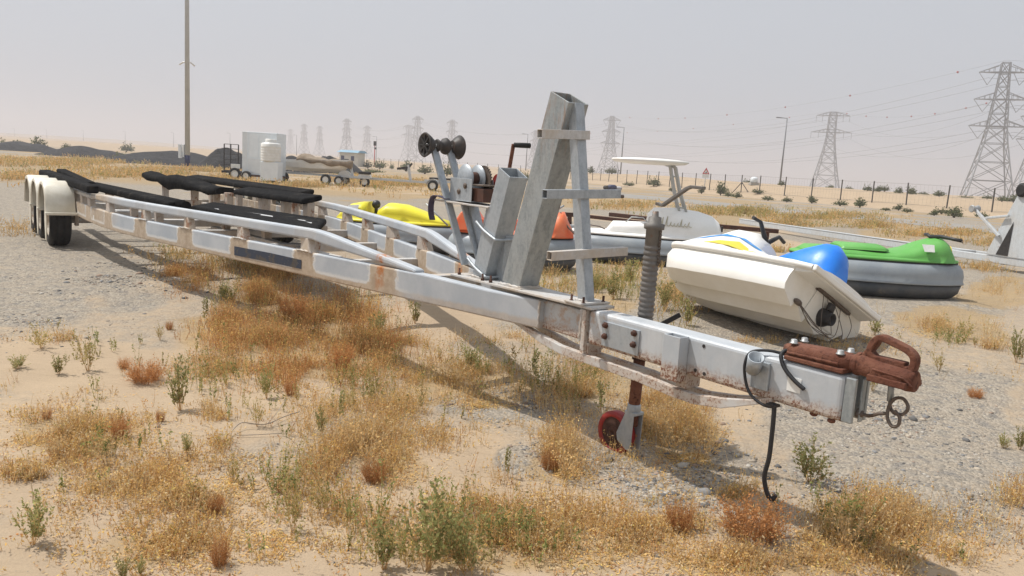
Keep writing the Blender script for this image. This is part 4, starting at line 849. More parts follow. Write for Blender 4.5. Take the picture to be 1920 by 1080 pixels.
MB().lathe(pr, (0, 0, 1.125), (0, 0, 5), 28).build('tank', 'tank_white', tk)
cg = empty('cage_trailer', (-16.2, 44.0, 0)); tag(cg, 'black wire cage trailer at the left of the white cabinet', 'trailer')
for x in (-.35, .45):
    for y_ in (-.4, .6): MB().bar((x, y_, .45), (x, y_, 1.95), .05, .05, (1, 0, 0)).build('cage_post', 'blackish', cg)
for z in (.5, .8, 1.1, 1.4, 1.7, 1.95): MB().bar((-.35, -.4, z), (.45, -.4, z), .03, .03).build('cage_bar', 'blackish', cg)
MB().box((.05, .1, .42), (1.0, 1.3, .12)).build('chassis', 'blackish', cg); wheel(cg, .3, -.5, .33); MB().box((.3, -.45, .75), (.5, .1, .25)).build('mudguard', 'tank_white', cg, .02)
# tarped boat
tb = empty('covered_boat', (-11.7, 45.0, .0), R(-6)); tag(tb, 'white boat half covered by a brown tarpaulin on a tandem trailer', 'boat')
rings = []; rt = []
for x, hb2, zk, zs in ((-2.1, .75, .72, 1.30), (-1.4, .80, .68, 1.32), (-.4, .82, .66, 1.36), (.6, .80, .68, 1.40), (1.3, .62, .74, 1.43), (1.75, .34, .92, 1.46), (2.0, .08, 1.2, 1.48)):
    rings.append([(x, -hb2, zs), (x, -hb2 * .98, zs - .16), (x, -hb2 * .85, zk + .22), (x, 0, zk), (x, hb2 * .85, zk + .22), (x, hb2 * .98, zs - .16), (x, hb2, zs)])
MB().loft(rings, True, True, False).build('hull', 'white_deck', tb)
tr_ = []
for i, x in enumerate(np.linspace(-.9, 2.1, 16)):
    f = i / 15; hb2 = float(np.interp(x, [-.9, .6, 1.3, 1.75, 2.1], [.84, .83, .66, .40, .12])); top = 1.52 + .16 * math.exp(-((f - .12) / .14) ** 2) + .05 * math.sin(f * 21) - .10 * f; lo_ = 1.30 - .28 * f + .07 * math.sin(f * 17)
    tr_.append([(x, -hb2 - .02, lo_), (x, -hb2 - .03, 1.38), (x, -hb2 * .8, top - .08 + .03 * math.sin(f * 30)), (x, -hb2 * .3, top), (x, hb2 * .3, top), (x, hb2 * .8, top - .06), (x, hb2 + .03, 1.38), (x, hb2 + .02, lo_)])
MB().loft(tr_, True, True, True).build('tarpaulin', 'tarp', tb)
MB().bar((-2.2, -.6, .55), (3.2, -.15, .52), .09, .10).bar((-2.2, .6, .55), (3.2, .15, .52), .09, .10).build('trailer_frame', 'galv_far', tb)
MB().bar((2.15, 0, .55), (1.95, 0, 1.45), .10, .12).build('winch_post', 'galv_far', tb)
for x in (-1.65, .85): wheel(tb, x, -.85, .30)
for x in (1.5,): wheel(tb, x, -.5, .27)
# trailer with white fenders and long tongue
ft = empty('boat_trailer', (-9.2, 45.6, 0), R(-7)); tag(ft, 'empty boat trailer with white rounded fenders and spare wheel beyond the yellow boat', 'trailer')
MB().bar((-1.2, -.5, .50), (4.6, 0, .46), .10, .12).bar((-1.2, .5, .50), (4.6, 0, .46), .10, .12).build('frame', 'galv_far', ft)
for x in (-.75, .45):
    MB().loft([[(x + .38 * math.cos(a_), yy, .52 + .36 * math.sin(a_)) for a_ in np.linspace(0, math.pi, 10)] for yy in (-.95, -.70)], False, False, True).add([(x + .38 * math.cos(a_), -.95, .52 + .36 * math.sin(a_)) for a_ in np.linspace(0, math.pi, 10)], [tuple(range(10))]).build('fender', 'tank_white', ft)
    wheel(ft, x, -.82, .29)
MB().box((.5, -1.0, .80), (.75, .12, .16)).build('spare_wheel', 'rubber', ft, .05)
MB().bar((2.95, 0, .48), (2.75, 0, 1.40), .10, .14).build('winch_post', 'galv_far', ft); MB().bar((2.75, 0, 1.25), (2.1, .05, 1.15), .12, .12).build('winch', 'blackish', ft); MB().bar((2.6, 0, 1.05), (3.0, 0, 1.5), .07, .09).build('bow_stop', 'blackish', ft)
MB().bar((4.35, 0, .45), (4.35, 0, .02), .08, .08).box((4.35, 0, .03), (.3, .2, .05)).build('jack', 'dark_rust', ft); MB().bar((4.6, 0, .48), (4.95, .1, .62), .05, .05).build('coupler', 'galv_far', ft)
fl = empty('flat_trailer', (-5.0, 45.2, 0), R(-6)); tag(fl, 'small flat black-decked trailer with white rims behind the roller arms', 'trailer')
MB().box((.95, .3, .72), (2.2, 1.1, .10)).build('deck', 'blackish', fl, .01); MB().bar((-.4, -.35, .58), (2.8, -.35, .55), .08, .12).bar((-.4, .9, .58), (2.8, .9, .55), .08, .12).build('frame', 'galv_far', fl)
wheel(fl, .15, -.55, .30); wheel(fl, 2.15, -.45, .26); MB().loft([[(.15 + .36 * math.cos(a_), yy, .32 + .38 * math.sin(a_)) for a_ in np.linspace(0, math.pi, 10)] for yy in (-.66, -.42)], False, False, True).build('fender', 'galv_far', fl)

# tall floodlight mast
ms = empty('floodlight_mast', (-26.85, 62.9, 0)); tag(ms, 'tall grey mast with navy blue foot on a concrete pad at the left', 'mast')
MB().tube([(0, 0, 1.0), (0, 0, 15), (0, 0, 26)], [.20, .155, .11], 16).build('pole', 'grey_pole', ms); MB().lathe([(0, .22), (1.0, .212)], (0, 0, .06), (0, 0, 3), 16).build('painted_foot', 'navy', ms)
MB().box((0, 0, .04), (1.9, 1.9, .14)).build('concrete_pad', 'concrete', ms, .02); MB().box((-.55, -.1, 1.35), (.22, .25, 1.1)).build('switch_box', 'cabinet_white', ms, .02); MB().box((-.30, 0, 1.4), (.14, .22, 1.0)).build('cable_cover', 'cabinet_white', ms, .02)
MB().tube([(-.62, 0, 8.15), (-.3, 0, 8.35), (0, 0, 8.3), (.3, 0, 8.35), (.6, 0, 8.1)], .06, 8).build('bracket', 'tank_white', ms)
# guard hut
ht = empty('guard_hut', (*at_depth(660, 309, 150).to_2d(), at_depth(660, 309, 150).z), R(-20)); tag(ht, 'small cream guard hut with blue roof beyond the black gravel heaps', 'hut')
MB().box((0, 0, 1.0), (4.0, 2.6, 2.6)).build('wall', 'hut_wall', ht); MB().hexa([(-2.4, -1.8, 2.3), (2.4, -1.8, 2.3), (2.4, 1.8, 2.3), (-2.4, 1.8, 2.3), (-2.0, -.9, 2.75), (2.2, -.9, 2.75), (2.2, .9, 2.75), (-2.0, .9, 2.75)]).build('roof', 'hut_roof', ht)
for x in (.9, -1.3): MB().box((x, -1.31, 1.2), (.7, .04, .9)).build('window', 'navy', ht)
# black gravel heaps
def heap(cx_, base, wpx, hpx, Y, seed, label):
    c = at_depth(cx_, base, Y); w_ = wpx * Y / FPX / 2; h_ = hpx * Y / FPX; z0 = float(ground_h(c.x, c.y, False)) - .2; V = []; n = 30
    for j in range(n):
        for i in range(n):
            x = (i / (n - 1) * 2 - 1); y_ = (j / (n - 1) * 2 - 1); r2 = math.hypot(x, y_)
            zz = max(0, 1 - r2 ** 1.7) * (1.15 if wpx > 150 else 1.0); zz *= .78 + .38 * float(vnoise(x * 3 + seed, y_ * 3, .8, seed)); V.append((x * w_, y_ * min(w_, 7) , zz * (h_ + .2) * 1.05))
    Qh = [(j * n + i, j * n + i + 1, (j + 1) * n + i + 1, (j + 1) * n + i) for j in range(n - 1) for i in range(n - 1)]
    hp = np_mesh('gravel_heap', V, Qh, None, 'black_gravel'); hp.location = (c.x, c.y, z0); hp.data.polygons.foreach_set('use_smooth', [True] * len(hp.data.polygons)); tag(hp, label, 'gravel heap', 'black gravel heaps at the back of the yard')
heap(40, 291, 170, 15, 105, 1, 'low black gravel heap at the far left edge below the bushes')
heap(165, 298, 190, 16, 88, 2, 'long low black gravel heap left of the round tree')
heap(320, 312, 270, 20, 76, 3, 'long black gravel heap directly behind the tall mast')
heap(425, 314, 110, 36, 72, 4, 'black gravel heap rising behind the black cage trailer')
heap(548, 313, 120, 26, 78, 5, 'black gravel heap behind the white boat hull')
heap(628, 318, 120, 32, 82, 6, 'steep smooth black gravel heap in front of the guard hut')

# ================================================================== FENCE, LAMPS, SIGN, PYLONS
def poly_pts(P, step):
    out = []; P = [np.array(p, float) for p in P]; left = 0.0
    for a, b in zip(P[:-1], P[1:]):
        L = np.linalg.norm(b - a); d = (b - a) / L; t_ = left
        while t_ < L: out.append(a + d * t_); t_ += step
        left = t_ - L
    return out
fn = empty('fence', (0, 0, 0)); tag(fn, 'long wire mesh fence with thin dark posts on the sand beyond the road', 'fence')
fps = poly_pts(FENCE[1:6], 3.6); pm = None; wires = MB(); prev = None
for k, p in enumerate(fps):
    z = float(ground_h(p[0], p[1], False))
    if pm is None:
        ob = MB().bar((0, 0, -.3), (0, 0, 2.05), .09, .09).build('fence_post', 'fence_post', fn); pm = ob
    else:
        ob = pm.copy(); COL.objects.link(ob)
    ob.location = (p[0], p[1], z); ob.rotation_euler = (random.uniform(-.03, .03), random.uniform(-.03, .03), 0)
    top = Vector((p[0], p[1], z))
    if prev is not None:
        for h_ in (.1, 1.0, 1.95): wires.bar(prev + Vector((0, 0, h_)), top + Vector((0, 0, h_)), .018, .018)
        if k > 20:
            for q in range(1, 10):
                b_ = prev.lerp(top, q / 10); wires.bar(b_ + Vector((0, 0, .1)), b_ + Vector((0, 0, 1.95)), .006, .006)
    prev = top
    if k in (6, 16, 34):
        for sg in (-1, 1): MB().bar((p[0], p[1], z + 1.2), (p[0] + sg * .75, p[1] - sg * .9, z - .1), .07, .07).build('brace', 'fence_post', fn)
wires.build('wire_mesh', 'fence_wire', fn, fixn=False)['kind'] = 'stuff'

LAMPS = [(1464, 107), (1163, 150), (985, 195), (704, 279), (555, 323), (431, 360), (326, 423), (236, 470), (158, 533), (90, 584), (30, 645)]
lab = ['nearest street lamp, right of the warning sign', 'street lamp left of the canopy of the white bumper boat', 'street lamp just right of the winch crank', 'street lamp right of the guard hut', 'street lamp above the tarped boat', 'street lamp left of the black cage',
       'street lamp just left of the tall mast', 'street lamp behind the round tree', 'tiny street lamp left of the round tree', 'tiny street lamp above the leftmost gravel heap', 'farthest street lamp at the left edge']
lamp0 = None
for (px, Y), lb in zip(LAMPS, lab):
    p = at_depth(px, 330, Y); z = float(ground_h(p.x, p.y, False))
    if lamp0 is None:
        L0 = empty('street_lamp'); MB().tube([(0, 0, -.3), (0, 0, 9.0)], [.13, .07], 8).build('pole', 'lamp_pole', L0); MB().bar((0, 0, 8.95), (-.9, 0, 9.0), .06, .08).build('arm', 'lamp_pole', L0); MB().box((-1.15, 0, 9.0), (.7, .25, .12)).build('lamp_head', 'lamp_pole', L0, .02); lamp0 = L0
        ob = L0
    else: ob = copy_tree(lamp0)
    ob.location = (p.x, p.y, z if Y < 200 else min(z, 1.2)); sc = 1 if Y < 300 else 1.0; tag(ob, lb, 'street lamp', 'street lamps along the road')
# warning sign
sgp = at_depth(1321, 349, 97); sg_ = empty('warning_sign', (sgp.x, sgp.y, float(ground_h(sgp.x, sgp.y, False)))); tag(sg_, 'red triangular warning sign with a white plate on a pole by the fence', 'sign')
MB().tube([(0, 0, -.2), (.0, 0, 2.6)], .05, 8).build('pole', 'grey_pole', sg_)
MB().prism([(-.45, -.06, 2.25), (.45, -.06, 2.25), (0, -.06, 3.05)], (0, -1, 0), .02).build('triangle', 'sign_red', sg_); MB().prism([(-.26, -.083, 2.35), (.26, -.083, 2.35), (0, -.083, 2.80)], (0, -1, 0), .005).build('triangle_face', 'sticker_white', sg_)
MB().prism([(-.10, -.09, 2.38), (.10, -.09, 2.38), (.04, -.09, 2.58)], (0, -1, 0), .003).build('symbol', 'blackish', sg_); MB().box((0, -.06, 2.0), (.85, .03, .42)).build('plate', 'sticker_white', sg_)
# signal post near the hut
sp2 = at_depth(702, 300, 160); sps = empty('signal_post', (sp2.x, sp2.y, .8)); tag(sps, 'thin signal post with dark head right of the guard hut', 'post'); MB().tube([(0, 0, -.5), (0, 0, 4.0)], .09, 8).build('pole', 'sign_red', sps); MB().box((0, 0, 4.3), (.5, .4, .9)).build('head', 'blackish', sps); MB().box((.12, 0, 3.3), (.4, .3, .4)).build('lamp_box', 'blackish', sps)
# pylons
def lattice(mb, lv, th):     # lv: list of (z, half width): legs + X bracing on the four faces
    for (z0, a0), (z1, a1) in zip(lv[:-1], lv[1:]):
        c0 = [(-a0, -a0, z0), (a0, -a0, z0), (a0, a0, z0), (-a0, a0, z0)]; c1 = [(-a1, -a1, z1), (a1, -a1, z1), (a1, a1, z1), (-a1, a1, z1)]
        for i in range(4):
            j = (i + 1) % 4; mb.bar(c0[i], c1[i], th * 1.5, th * 1.5); mb.bar(c0[i], c1[j], th, th); mb.bar(c0[j], c1[i], th, th); mb.bar(c1[i], c1[j], th, th)
def cross_arm(mb, z, hw, reach, dz, th, vstr=True):
    for yy in (-hw, hw): mb.bar((-hw, yy, z), (hw, yy, z), th, th)
    mb.bar((-reach, 0, z + .02), (reach, 0, z + .02), th * .8, th * .8)
    for sg in (-1, 1):
        tip = (sg * reach, 0, z)
        for yy in (-hw, hw):
            mb.bar((sg * hw, yy, z), tip, th * 1.2, th * 1.2); mb.bar((sg * hw, yy, z + dz), tip, th, th)
            for f in (.25, .5, .75):
                q = Vector((sg * hw, yy, z)).lerp(Vector(tip), f); q2 = Vector((sg * hw, yy, z + dz)).lerp(Vector(tip), f); mb.bar(q, q2, th * .7, th * .7)
        if vstr:
            lowp = (sg * (reach * .62), 0, z - dz * 1.8); mb.bar(tip, lowp, th * .8, th * .8); mb.bar((sg * hw * 1.5, 0, z), lowp, th * .8, th * .8)
        else:
            for f in (1.0, .62): mb.bar((sg * reach * f, 0, z), (sg * reach * f, 0, z - dz * 1.7), th * .8, th * .8)
def make_pylon(kind, th):
    r = empty('pylon')
    if kind == 'A':
        bm2 = MB(); lattice(bm2, [(0, 6.9), (7, 5.6), (13, 4.4), (19, 3.3), (24, 2.6), (28.5, 2.3), (33, 1.9), (37, 1.6), (41, 1.35), (44.5, 1.15)], th); bm2.bar((-5.6, -5.6, 7), (5.6, 5.6, 7), th, th); bm2.build('tower', 'pylon_steel', r, fixn=False)
        for z, rc in ((24.5, 8.0), (33, 7.6), (41.5, 7.2)): m = MB(); cross_arm(m, z, 1.6, rc, 2.2, th); m.build('cross_arm', 'pylon_steel', r, fixn=False)
    else:
        bm2 = MB(); lattice(bm2, [(0, 7.5), (9, 5.6), (16, 4.3), (22, 3.3), (27, 2.6), (31, 2.2), (35, 2.1), (39, 2.0), (43, 1.9), (45, 1.6)], th); bm2.build('tower', 'pylon_steel', r, fixn=False)
        for z, rc in ((33.5, 11), (43, 9)): m = MB(); cross_arm(m, z, 2.0, rc, 2.0, th, False); m.build('cross_arm', 'pylon_steel', r, fixn=False)
    return r
PY = [(1850, 256, 'A', 'nearest lattice pylon with three cross-arms at the far right', -22), (1545, 455, 'B', 'two-armed lattice pylon right of the nearest street lamp', -30), (1137, 590, 'A', 'lattice pylon directly right of the tall bow post', -30), (1935, 300, 'A', 'lattice pylon cut off by the right edge', -22),
      (778, 735, 'A', 'tall hazy pylon just left of the roller arms', -35), (842, 760, 'A', 'hazy pylon behind the bow roller', -35), (998, 860, 'A', 'faint pylon behind the winch crank grip', -35), (647, 860, 'A', 'hazy pylon above the guard hut', -35), (685, 1000, 'A', 'faint pylon right of the guard hut roof', -35), (568, 1060, 'A', 'faint pylon above the tarped boat stern', -35), (597, 1100, 'A', 'faint pylon above the brown tarpaulin', -35), (543, 1300, 'A', 'faintest pylon right of the white cabinet', -35), (762, 930, 'B', 'faint two-armed pylon left of the roller arms', -35)]
pr_ = {}
pylo = []
for px, Y, kd, lb, rz in PY:
    p = at_depth(px, 360, Y); key = (kd, Y > 400, Y > 800)
    if key not in pr_: ob = make_pylon(kd, .20 if Y < 400 else (.26 if Y <= 800 else .34)); pr_[key] = ob
    else: ob = copy_tree(pr_[key])
    ob.location = (p.x, p.y, .3 if Y < 500 else 1.0); ob.rotation_euler = (0, 0, R(rz)); tag(ob, lb, 'pylon', 'power pylons in the haze'); pylo.append((Vector((p.x, p.y, .6)), R(rz), kd))
def pp(i, sg, z, rc):
    c, rz, kd = pylo[i]; return c + Vector((math.cos(rz) * sg * rc, math.sin(rz) * sg * rc, z))
def wire(a, b, sag, r, name='power_line', balls=0, seed=0, label=''):
    n = 20; pts = []
    for k in range(n + 1):
        f = k / n; q = a.lerp(b, f); q.z -= sag * 4 * f * (1 - f); pts.append(q)
    ob = MB().tube(pts, r, 4, False).build(name, 'pylon_steel', None, fixn=False); tag(ob, label, 'power line', 'power lines between the pylons')
    rr = random.Random(seed)
    for k in range(balls):
        f = (k + .5 + rr.uniform(-.2, .2)) / balls; q = a.lerp(b, f); q.z -= sag * 4 * f * (1 - f)
        m = MB().sphere((0, 0, 0), .42, 8, 6).build('marker_ball', 'marker_red', ob); m.location = q
far_right = Vector((330, 160, 48))
WL = 'thin power line sagging between pylons across the hazy sky'
for sg in (-1, 1):
    sn = 'left-hand' if sg < 0 else 'right-hand'
    for z, rc, ln in ((22.5, 5, 'lowest'), (31, 4.8, 'middle'), (39.5, 4.5, 'upper')):
        wire(pp(0, sg, z, rc), pp(2, sg, z, rc), 11, .05, label=f'{ln} {sn} power line from the nearest pylon towards the bow post'); wire(pp(0, sg, z, rc), pp(0, sg, z, rc) + Vector((240, -110, 4)), 9, .05, label=f'{ln} {sn} power line leaving the nearest pylon to the right')
        wire(pp(2, sg, z, rc), pp(4, sg, z, rc), 10, .06, label=f'{ln} {sn} power line between bow post and bow roller')
        wire(pp(4, sg, z, rc), pp(7, sg, z, rc), 8, .07, label=f'{ln} {sn} faint power line between bow roller and guard hut')
    for z, rc, ln in ((30, 10, 'lower'), (40, 8, 'upper')):
        wire(pp(1, sg, z, rc), pp(3, sg, z, rc), 12, .05, label=f'{ln} {sn} power line from the two-armed pylon to the right'); wire(pp(1, sg, z, rc), pp(6, sg, z, rc), 12, .06, label=f'{ln} {sn} power line from the two-armed pylon to the left')
wire(pp(0, 0, 45, 0), pp(2, 0, 45, 0), 8, .035, balls=7, seed=3, label='top power line with red marker balls left of the nearest pylon'); wire(pp(0, 0, 45, 0), pp(0, 0, 45, 0) + Vector((240, -110, 6)), 6, .035, balls=8, seed=4, label='top power line with red marker balls right of the nearest pylon')
wire(pp(1, 1, 45, 2), pp(3, 0, 45, 0), 7, .035, balls=8, seed=5, label='top power line with dark marker balls between the two right pylons'); wire(pp(1, -1, 45, 2), pp(6, 0, 45, 0), 7, .04, balls=8, seed=6, label='top power line with dark marker balls behind the bow post')

# ================================================================== PLANTS
def quads(base, ax, ay):      # (n,3) centres with two half-axes -> verts
    V = np.stack([base - ax - ay, base + ax - ay, base + ax + ay, base - ax + ay], 1); return V.reshape(-1, 3)
def unit(n): v = rng.normal(size=(n, 3)); return v / np.linalg.norm(v, axis=1, keepdims=True)
def tufts(pos, h, K, spread, w, Fk, fs, cs, cf, rad, lean=1.0):
    N = len(pos); n = N * K; I = np.repeat(np.arange(N), K)
    a = rng.uniform(0, 2 * np.pi, n); rr = np.sqrt(rng.uniform(0, 1, n)) * rad[I] if np.ndim(rad) else np.sqrt(rng.uniform(0, 1, n)) * rad
    base = pos[I] + np.stack([rr * np.cos(a), rr * np.sin(a), np.zeros(n)], 1)
    d = np.stack([np.cos(a + rng.normal(0, .7, n)) * spread * rng.uniform(.1, 1, n), np.sin(a + rng.normal(0, .7, n)) * spread * rng.uniform(.1, 1, n), np.ones(n)], 1)
    d /= np.linalg.norm(d, axis=1, keepdims=True); L = h[I] * rng.uniform(.45, 1.1, n)
    tip = base + d * L[:, None] * 1.0
    b = rng.uniform(0, np.pi, n); sd = np.stack([np.cos(b), np.sin(b), np.zeros(n)], 1) * (w / 2)
    mid = base + (tip - base) * .55 + unit(n) * (L * .07)[:, None]
    V1 = np.stack([base - sd, base + sd, mid + sd * .8, mid - sd * .8], 1).reshape(-1, 3); V2 = np.stack([mid - sd * .8, mid + sd * .8, tip + sd * .3, tip - sd * .3], 1).reshape(-1, 3)
    csr = cs[I] * rng.uniform(.7, 1.25, (n, 1)); C = np.repeat(csr, 4, 0)
    Vs = [V1, V2]; Cs = [C, C]
    if Fk:
        m = n * Fk; J = np.repeat(np.arange(n), Fk); t_ = rng.uniform(.2, 1.05, m)[:, None]; c = base[J] + (tip[J] - base[J]) * t_ + unit(m) * (L[J] * .06)[:, None]
        u = unit(m); v = np.cross(u, unit(m)); v /= np.linalg.norm(v, axis=1, keepdims=True) + 1e-6; s = rng.uniform(.5, 1.3, (m, 1)) * fs
        Vs.append(np.stack([c - u * s, c + v * s * .4, c + u * s, c - v * s * .4], 1).reshape(-1, 3)); Cs.append(np.repeat(cf[I][J] * rng.uniform(.65, 1.3, (m, 1)), 4, 0))
    V = np.concatenate(Vs); C = np.concatenate(Cs); return V, C
def sample(cx, cy, rx, ry, n, core=.8):
    c, a, b = world_ellipse(cx, cy, rx, ry); N = n * 5; r = np.minimum(np.abs(rng.normal(0, core * .62, N)), 1.5); th = rng.uniform(0, 2 * np.pi, N)
    p = c + np.outer(r * np.cos(th), a) + np.outer(r * np.sin(th), b); k = max(np.linalg.norm(a), .2)
    w_ = vnoise(p[:, 0], p[:, 1], min(.16 + .1 * k, 3), 61) * .55 + vnoise(p[:, 0], p[:, 1], min(.5 * k + .1, 9), 62) * .45 + rng.normal(0, .07, N)
    p = p[np.argsort(-w_)[:n * 2]]; p = p[rng.permutation(len(p))[:n]]; return np.stack([p[:, 0], p[:, 1], ground_h(p[:, 0], p[:, 1]) - .004], 1)
STRAW, RUSTY, GOLD, OLIVE, PALE, GREEN = np.array([.74, .50, .23]), np.array([.54, .28, .115]), np.array([.80, .51, .17]), np.array([.40, .35, .13]), np.array([.72, .57, .35]), np.array([.24, .27, .09])
def cols(n, *cw):
    cs_ = np.array([c for c, _ in cw]); w_ = np.array([x for _, x in cw], float); k = rng.choice(len(cs_), n, p=w_ / w_.sum()); return cs_[k] * rng.uniform(.8, 1.2, (n, 1))
def stuff(name, parts, mat, label, cat):
    V = np.concatenate([p[0] for p in parts]); C = np.concatenate([p[1] for p in parts]); o_ = np_mesh(name, V, np.arange(len(V)).reshape(-1, 4), np.clip(C, 0, .9), mat); tag(o_, label, cat, kind='stuff'); return o_
parts = []
# reddish dense brush in front of the near beam
for e, n, hh in [(e_, int(n_ * 1.8), h_) for e_, n_, h_ in [((480, 560, 120, 55), 150, .20), ((600, 610, 130, 60), 220, .22), ((690, 660, 110, 50), 150, .19), ((440, 640, 70, 40), 45, .17), ((560, 700, 120, 35), 80, .15), ((540, 520, 150, 25), 120, .17), ((380, 520, 60, 30), 70, .17), ((700, 590, 60, 30), 50, .14), ((420, 600, 70, 45), 60, .16), ((520, 640, 160, 50), 120, .17), ((330, 520, 40, 20), 40, .16)]]:
    p = sample(*e, n); parts.append(tufts(p, rng.uniform(.5, 1.25, n) * hh, 9, .55, .003, 3, .0085, cols(n, (RUSTY, 3), (STRAW, 1.5), (OLIVE, .5)), cols(n, (RUSTY, 2.4), (GOLD, 1.6), (STRAW, 1.6), (OLIVE, .7)), .06))
stuff('dry_brush', parts, 'dry', 'reddish dry brush growing thick in front of the near side beam', 'dry brush')
parts = []
for e, n, hh in [((e_[0], e_[1], e_[2] * 1.15, e_[3] * 1.15), int(n_ * 1.5), h_ * .92) for e_, n_, h_ in [((130, 820, 150, 65), 190, .13), ((230, 900, 120, 55), 130, .10), ((420, 840, 50, 25), 25, .09), ((300, 1010, 150, 55), 90, .10), ((680, 840, 100, 70), 240, .17), ((610, 900, 110, 55), 100, .14), ((1050, 850, 85, 60), 190, .17), ((1290, 800, 85, 55), 200, .19), ((1220, 760, 90, 35), 110, .18), ((1090, 740, 110, 40), 130, .17),
                 ((1000, 1020, 230, 50), 170, .10), ((900, 950, 130, 55), 80, .12), ((1190, 1010, 110, 50), 70, .09), ((1620, 980, 180, 60), 230, .15), ((1450, 1055, 180, 35), 120, .10), ((1700, 1050, 140, 35), 90, .10), ((860, 710, 150, 45), 120, .14), ((760, 650, 110, 35), 60, .14), ((1130, 690, 120, 35), 90, .16), ((420, 690, 60, 30), 30, .12), ((120, 640, 120, 30), 25, .13), ((1900, 960, 60, 60), 50, .14),
                 ((740, 770, 100, 40), 60, .14), ((1760, 610, 110, 35), 90, .16), ((1870, 540, 70, 30), 70, .2), ((1850, 650, 90, 35), 60, .17), ((1600, 650, 100, 15), 40, .12), ((590, 790, 60, 40), 45, .15), ((400, 780, 60, 25), 40, .10), ((60, 900, 90, 40), 60, .09), ((820, 830, 80, 50), 40, .10), ((1380, 930, 60, 30), 40, .10), ((440, 560, 60, 30), 30, .12), ((950, 640, 100, 25), 40, .12), ((1420, 640, 60, 10), 20, .1), ((150, 840, 230, 100), 260, .085), ((350, 940, 220, 100), 260, .08), ((700, 800, 190, 120), 260, .12), ((1000, 990, 330, 75), 330, .085), ((1600, 1000, 260, 75), 260, .11), ((1200, 800, 180, 75), 230, .14), ((870, 700, 220, 65), 220, .12), ((640, 970, 200, 80), 160, .09), ((430, 690, 200, 60), 150, .10)]]:
    p = sample(*e, n); parts.append(tufts(p, rng.uniform(.35, 1.3, n) * hh, 6, .62, .0026, 3, .0078, cols(n, (STRAW, 3), (PALE, 1.5), (RUSTY, .6)), cols(n, (GOLD, 2.0), (STRAW, 2.2), (PALE, 1.2), (RUSTY, .5), (OLIVE, .25)), .05))
stuff('dry_grass', parts, 'dry', 'straw coloured dry weeds scattered over the sand', 'dry grass')
# fallen leaves and chaff lying on the sand
parts = []
def flakes(p, s, cf):
    n = len(p); a = rng.uniform(0, 2 * np.pi, n); u = np.stack([np.cos(a), np.sin(a), rng.normal(0, .25, n)], 1); v = np.stack([-np.sin(a), np.cos(a), rng.normal(0, .3, n)], 1); sc = rng.uniform(.5, 1.4, (n, 1)) * s
    c = p + np.array([0, 0, .010]); return np.stack([c - u * sc, c + v * sc * .30, c + u * sc, c - v * sc * .30], 1).reshape(-1, 3), np.repeat(cf * rng.uniform(.6, 1.3, (n, 1)), 4, 0)
for e, n in [((150, 830, 180, 80), 5000), ((300, 910, 150, 70), 4200), ((300, 1020, 160, 55), 1600), ((690, 860, 130, 70), 2500), ((1000, 1010, 260, 60), 5200), ((1060, 880, 100, 60), 1800), ((1300, 850, 110, 50), 2600), ((1600, 1010, 220, 60), 3800), ((1450, 1060, 200, 30), 1800), ((560, 690, 200, 60), 1800), ((900, 760, 200, 50), 1500), ((430, 900, 120, 70), 900), ((1250, 980, 150, 60), 1500), ((520, 1000, 120, 60), 700), ((1740, 620, 130, 40), 700), ((420, 690, 120, 40), 700)]:
    n = int(n * 1.7); p = sample(*e, n, 1.0); parts.append(flakes(p, .0085, cols(n, (GOLD, 3), (STRAW, 2), (RUSTY, .7), (PALE, .8))))
stuff('leaf_litter', parts, 'dry', 'golden fallen leaf litter scattered on the sand', 'leaf litter')
# yard weeds in the middle distance
parts = []
for e, n, hh, g_ in [((1110, 535, 110, 35), 170, .22, 1.6), ((1260, 560, 60, 35), 80, .25, 1.2), ((1180, 520, 60, 25), 60, .22, 1.5), ((990, 560, 60, 20), 30, .18, .8), ((1030, 515, 50, 18), 35, .2, .8), ((480, 500, 120, 20), 140, .22, 1.2), ((330, 480, 60, 14), 40, .2, 1.0), ((1390, 400, 130, 8), 320, .42, 3.0), ((1560, 408, 110, 7), 200, .38, 1.6), ((1480, 420, 140, 8), 200, .28, .8), ((1640, 425, 120, 8), 180, .30, 1.0), ((1760, 440, 120, 9), 170, .28, .6), ((1870, 455, 60, 9), 90, .30, .5), ((1180, 385, 90, 8), 120, .30, 1.2), ((1030, 372, 60, 5), 60, .3, 1.0),
                     ((120, 306, 200, 12), 520, .42, .7), ((330, 322, 150, 8), 320, .38, .6), ((60, 334, 100, 6), 160, .3, .2), ((430, 338, 110, 6), 180, .32, .3), ((570, 350, 160, 5), 220, .34, .5), ((760, 345, 120, 9), 360, .42, .6), ((660, 336, 80, 6), 140, .45, .7), ((30, 430, 60, 20), 30, .14, .1), ((1300, 450, 30, 10), 20, .2, .5), ((250, 330, 120, 6), 120, .35, .6), ((880, 365, 100, 5), 90, .3, .5), ((1450, 470, 60, 12), 30, .2, .4), ((1840, 505, 80, 18), 60, .2, .2)]:
    p = sample(*e, n, 1.0); dd = np.clip(np.hypot(p[:, 0], p[:, 1]).mean() / 14, 1, 4); parts.append(tufts(p, rng.uniform(.5, 1.2, n) * hh, 8, .7, .007 * dd, 3, .014 * dd, cols(n, (STRAW * .85, 2), (PALE * .8, 1), (OLIVE, g_ * .8)), cols(n, (STRAW * .85, 1.8), (GOLD * .8, .8), (PALE * .8, .8), (OLIVE, g_ * .9), (GREEN, g_ * .55)), .12 * dd))
stuff('yard_weeds', parts, 'dry', 'yellow and green weeds growing across the far yard', 'weeds')

